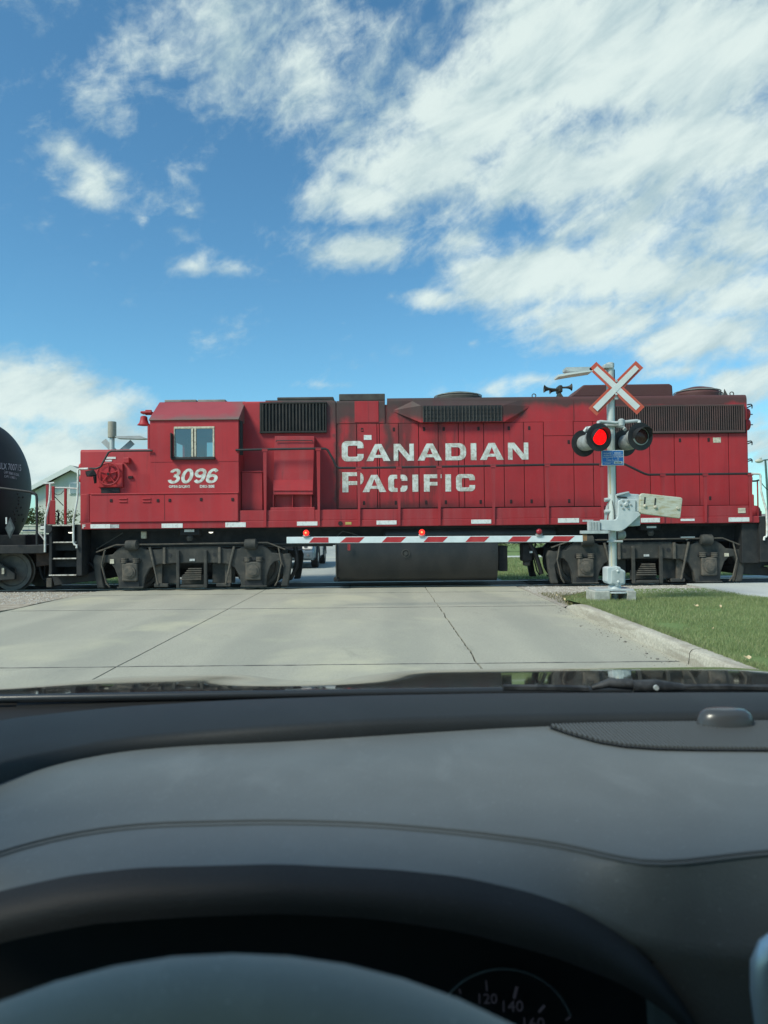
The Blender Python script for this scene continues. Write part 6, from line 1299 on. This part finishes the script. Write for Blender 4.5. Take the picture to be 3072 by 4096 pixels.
# ledge under the windscreen
bk = [low(x, smooth_tab(BK, x), DROP) for x in cols]; 
ft_ = [at('T', x, smooth_tab(YTOP, x), p.y+.004) for x, p in zip(cols, bk)]
wsb = [low(x, smooth_tab(YWS, x), EYE-f.z-.002) for x, f in zip(cols, ft_)]
lr = [[p+Vector((0, .003, -.012)) for p in bk], [p+Vector((0, .002, .0)) for p in bk], [f+Vector((0, -.001, -.005)) for f in ft_], [f+Vector((0, .002, -.0012)) for f in ft_], [f+Vector((0, .008, 0)) for f in ft_]]
for k in range(1, 6): lr.append([f.lerp(w_, .08+.92*k/5)+Vector((0, 0, .0025*math.sin(math.pi*k/5))) for f, w_ in zip(ft_, wsb)])
lr.append([w_+Vector((0, .01, -.02)) for w_ in wsb])
m = MB().grid(lr); m.f = [tuple(reversed(f)) for f in m.f]; m.build('defroster_ledge', LEDGE, car, smooth=50)
# speaker grille with ribs, light sensor
gt = [(1185, 166), (1230, 182), (1290, 199), (1350, 209), (1420, 214), (1500, 216), (1659, 217), (2000, 217)]
gx = [1185+i*(2000-1185)/60 for i in range(61)]
m = MB().grid([[low(x, interp(gt, x), DROP-.0007) for x in gx], [low(x, smooth_tab(BK, x)+1, DROP-.0007) for x in gx]]); m.build('grille_plate', M('grille_base', (.018, .02, .022), None, rough=.7), car)
gf = [low(x, interp(gt, x), DROP) for x in [1180+i*2.0 for i in range(415)]]; gb = [low(x, smooth_tab(BK, x)+3, DROP) for x in [1180+i*2.0 for i in range(415)]]
rb = None; X = low(1190, 180, DROP).x
while X < low(1990, 200, DROP).x:
    y0_ = min((abs(p.x-X), p.y) for p in gf)[1]+.001; y1_ = min((abs(p.x-X), p.y) for p in gb)[1]
    if y1_-y0_ > .006:
        if rb is None:
            rb = MB().box(X-.0009, X+.0009, y0_, y0_+1, EYE-DROP-.0005, EYE-DROP+.0026).build('grille_rib', GRILLE, car); rb0 = X
            rb.scale.y = y1_-y0_; rb.location.y = (y0_+y1_)/2-WL[car.name].y
        else:
            c = share(rb, X-rb0); c.scale.y = y1_-y0_; c.location.y = (y0_+y1_)/2-WL[car.name].y
    X += .0034
sp = low(1578, 171, DROP); m = MB()
MB().hull([(sp.x+.027*math.cos(a)*k, sp.y+.010+.015*math.sin(a)*k, EYE-DROP+h) for k, h in ((1, -.001), (.97, .006), (.86, .0125), (.68, .0158), (.3, .0166)) for a in [i*math.pi/12 for i in range(24)]]).build('light_sensor', M('sensor_grey', (.055, .06, .065), None, rough=.25), car, smooth=50)
# binnacle brow and instrument cluster
bc = [-300+1860*i/120 for i in range(121)]
def fr_(x): return at('T', x, smooth_tab(FR, x, 40), .40)
def lp_(x): return at('T', x, smooth_tab(LP, x, 40), .385)
br = []
for k in range(7):
    t = k/6; br.append([fr_(x).lerp(lp_(x), t)+Vector((0, -.006*math.sin(math.pi*t), .0025*math.sin(math.pi*t))) for x in bc])
br.append([lp_(x)+Vector((0, .01, .002)) for x in bc]); br.append([lp_(x)+Vector((0, .14, -.012)) for x in bc])
m = MB().grid(br); m.f = [tuple(reversed(f)) for f in m.f]; bn = m.build('binnacle', RIMBLK, car, smooth=60)
MB().add([tuple(lp_(x)+Vector((0, .138, -.006))) for x in bc[::4]]+[(tuple(lp_(x)+Vector((0, .138, -.4)))) for x in bc[::4]], [(i, i+1, 31+i+1, 31+i) for i in range(30)]).build('cluster_panel', BLACKIN, car)
MB().box(.17, .46, .525, .53, .85, 1.12).build('cluster_panel', BLACKIN, car)
DIAL = glow('dial_marks', (.55, .55, .75), .014, (.06, .06, .07)); YD = .515
dc = at('T', 1088, 846, YD); dr_ = .0505
cl = empty('speedometer', dc, parent=car)
MB().tube([(dc.x+dr_*math.cos(a), YD, dc.z+dr_*math.sin(a)) for a in [R(20+140*i/40) for i in range(41)]], .0008, 5).build('dial_ring', M('dial_ring', (.16, .17, .17), None, rough=.4), cl)
for (x0_, y0_, x1_, y1_, w_) in ((1050, 715, 1052, 736, .0006), (1111, 752, 1117, 728, .0012), (1164, 782, 1176, 768, .001), (995, 742, 992, 733, .0006), (1222, 800, 1232, 792, .0006)):
    MB().tube([at('T', x0_, y0_, YD), at('T', x1_, y1_, YD)], w_, 5).build('dial_tick', DIAL, cl)
for s, x0_, y0_, x1_, y1_ in (('120', 1034, 742, 1074, 764), ('140', 1086, 757, 1130, 781), ('160', 1131, 794, 1176, 817)):
    text(s, rect('T', x0_, y0_, x1_, y1_, YD), YD, DIAL, cl, 'dial_number', 0, 0, .0004)
# steering wheel
tilt = R(24); dn = Vector((0, -math.sin(tilt), -math.cos(tilt))); WR, wr_ = .187, .0165
tp = at('T', 485, 655, .215)+Vector((0, 0, -wr_*1.15)); wc = tp+dn*WR; ux = Vector((1, 0, 0))
sw = empty('steering_wheel', wc, parent=car)
MB().tube([wc+(ux*math.sin(a)-dn*math.cos(a))*WR for a in [i*2*math.pi/72 for i in range(72)]], wr_, 18, True).build('rim', WHEEL, sw, smooth=60)
nrm = ux.cross(dn).normalized()
MB().lathe([(.075, 0), (.07, .03), (.03, .04)], wc+nrm*.03, -nrm, 24).build('airbag_cover', RIMBLK, sw, smooth=40)
for a in (R(90), R(270), R(180)):
    d_ = ux*math.sin(a)-dn*math.cos(a); MB().tube([wc+d_*.06, wc+d_*(WR-.01)], [.02, .014], 10).build('spoke', RIMBLK, sw, smooth=50)
MB().tube([wc+nrm*.0, wc+nrm*.25*(1 if nrm.y > 0 else -1)], .04, 14).build('column', BLACKIN, sw)
# screen pod with bright trim at the right
CHROME = M('satin_silver', (.78, .78, .79), None, rough=.38, metal=.55)
YQ = .36
MB().tube([at('T', 1720, 622, YQ), at('T', 1690, 630, YQ), at('T', 1664, 648, YQ), at('T', 1650, 680, YQ), at('T', 1650, 740, YQ), at('T', 1658, 808, YQ), at('T', 1674, 900, YQ)], .0062, 14).build('screen_trim', CHROME, car, smooth=60)
a_ = at('T', 1700, 650, YQ); b_ = at('T', 2250, 1150, YQ); MB().box(a_.x-.002, b_.x, YQ-.002, YQ+.006, b_.z, a_.z).build('screen_pod', M('screen_black', (.012, .012, .013), None, rough=.12), car, bevel=.002)
# windscreen, pillars, roof, doors
XLc, XRc = -.60, 1.26; ZR, YR = 1.66, .13
wb_ = [w_+Vector((0, .02, -.004)) for w_ in wsb if XLc+.03 < w_.x < XRc]; ws = []
wb_ = [Vector((XLc+.02, wb_[0].y-.10, wb_[0].z))]+wb_+[Vector((XRc-.02, wb_[-1].y-.02, wb_[-1].z))]
for k in range(7):
    t = k/6; ws.append([Vector((w_.x*(1-.10*t)+.033*t, w_.y*(1-t)+(YR+.0)*t+.02*math.sin(math.pi*t), w_.z*(1-t)+ZR*t+.015*math.sin(math.pi*t))) for w_ in wb_])
m = MB().grid(ws); m.build('windscreen', WINDSHIELD, car, smooth=80)
for c_, nm in ((0, 'pillar'), (-1, 'pillar')):
    MB().tube([r[c_]+Vector((-.02 if c_ == 0 else .02, .0, 0)) for r in ws], .035, 8).build(nm, LEDGE, car, smooth=60)
MB().box(XLc+.05, XRc-.05, -2.2, YR+.02, ZR, ZR+.04).build('roof', HEADL_, car, bevel=.015)
for X0, X1 in ((XLc-.06, XLc), (XRc, XRc+.06)):
    MB().box(X0, X1, -2.2, .95, .30, 1.06).build('door', LEDGE, car, bevel=.02); MB().box(X0, X1, -1.0, -.9, 1.06, ZR+.02).box(X0, X1, -2.2, -2.1, 1.06, ZR+.02).build('door_pillar', LEDGE, car)
    MB().box((X0+X1)/2-.002, (X0+X1)/2+.002, -2.1, .55, 1.06, ZR).build('side_window', SIDEGLASS, car)
MB().box(XLc-.06, XRc+.06, -2.3, -2.2, .30, 1.1).build('tailgate', LEDGE, car); MB().box(XLc, XRc, -2.26, -2.25, 1.1, ZR).build('rear_window', CARGLASS, car); MB().box(XLc-.06, XRc+.06, .60, .972, .95, 1.132).build('cowl_end', BLACKIN, car); MB().box(XLc, XRc, -2.2, .95, .28, .34).build('floor', BLACKIN, car); MB().box(XLc, XRc, .78, .86, .34, 1.10).build('firewall', BLACKIN, car)
MB().box(XLc, XRc, .42, .78, .5, .9).build('dash_underside', BLACKIN, car)
# bonnet, cowl, wiper
def sstep(a, b, x): t = min(1, max(0, (x-a)/(b-a))); return t*t*(3-2*t)
def bump_(X, c, w_, s): return sstep(0, 1, (w_+s-abs(X-c))/s)
def hood_z(X, d):
    z = 1.1440
    def I(y):      # drop below the rear edge: a nearly flat panel that rolls over towards the nose
        t = 0.0; n = 24; h = (y-.955)/n
        for i in range(n): t += math.tan(R(interp([(.955, 6.7), (1.25, 7.3), (1.34, 8.4), (1.46, 11.8), (1.8, 18), (2.2, 30)], .955+h*(i+.5))))*h
        return t
    z -= I(d); z += math.tan(R(.75))*(min(d, 1.32)-.955)*sstep(.10, -.15, X)*1.0; k = sstep(1.0, 1.40, d)
    off = -.032+.032*bump_(X, .36, .26, .34)+.026*bump_(X, -.42, .10, .22)+.026*bump_(X, 1.10, .10, .22)
    return z+off*k-.03*sstep(.8, 1.1, abs(X-.33))*k
hx = [XLc-.05+(XRc-XLc+.1)*i/70 for i in range(71)]; hy = [.955+1.2*i/50 for i in range(51)]
m = MB().grid([[(x, y-.12*((x-.33)/.95)**2*(y-.95)/1.2, hood_z(x, y)) for x in hx] for y in hy])
BON = NT('bonnet_paint'); BON.set(base=(.16, .165, .165), rough=.07, metal=.85, coat=.5, coat_rough=.03)
m.build('bonnet', BON.m, car, smooth=80)
MB().box(XLc-.05, XRc+.05, 1.9, 2.2, .35, .62).build('front_bumper', BON.m, car, bevel=.06)
for X in (XLc-.05, XRc+.05): MB().box(X-.02, X+.02, .95, 2.0, .55, .78).build('fender', BON.m, car, bevel=.01)
cy = [low(x, smooth_tab(YWS, x), .2)for x in cols]
cr = [[w_+Vector((0, .012, -.03)) for w_ in wsb], [w_+Vector((0, .03, -.030)) for w_ in wsb], [Vector((w_.x, .90, 1.124)) for w_ in wsb], [Vector((w_.x*1.05, .957, 1.1385)) for w_ in wsb], [Vector((w_.x*1.05, .975, 1.00)) for w_ in wsb]]
m = MB().grid(cr); m.f = [tuple(reversed(f)) for f in m.f]; m.build('cowl', M('cowl_plastic', (.016, .017, .018), None, rough=.45), car, smooth=40)
MB().tube([(x, .957-.02*((x-.33)/.95)**2, hood_z(x, .957)-.001) for x in hx], .0055, 8).build('bonnet_seal', M('seal_rubber', (.03, .034, .038), None, rough=.25), car, smooth=60)
YWp = .90
wp = empty('wiper', at('Y', 1180, 112, YWp), parent=car); WPM = M('wiper_black', (.022, .024, .026), (.06, .062, .064), 60, .5)
MB().tube([at('Y', 915, 118, YWp), at('Y', 985, 98, YWp), at('Y', 1085, 103, YWp)], [.003, .006, .007], 8).build('wiper_arm', WPM, wp, smooth=60)
MB().tube([at('Y', 1085, 112, YWp), at('Y', 1180, 112, YWp), at('Y', 1300, 117, YWp)], [.008, .009, .005], 8).build('wiper_pivot', WPM, wp, smooth=60)
MB().tube([at('Y', 540, 116, YWp), at('Y', 720, 117, YWp), at('Y', 900, 121, YWp)], .004, 6).build('wiper_blade', WPM, wp); MB().tube([at('Y', 1300, 115, YWp), at('Y', 1480, 114, YWp), at('Y', 1700, 120, YWp)], .004, 6).build('wiper_blade', WPM, wp)
MB().lathe([(.0032, 0), (.003, .003)], at('Y', 1185, 116, YWp-.012), (0, -1, 0), 12).build('wiper_bolt', GALV, wp)
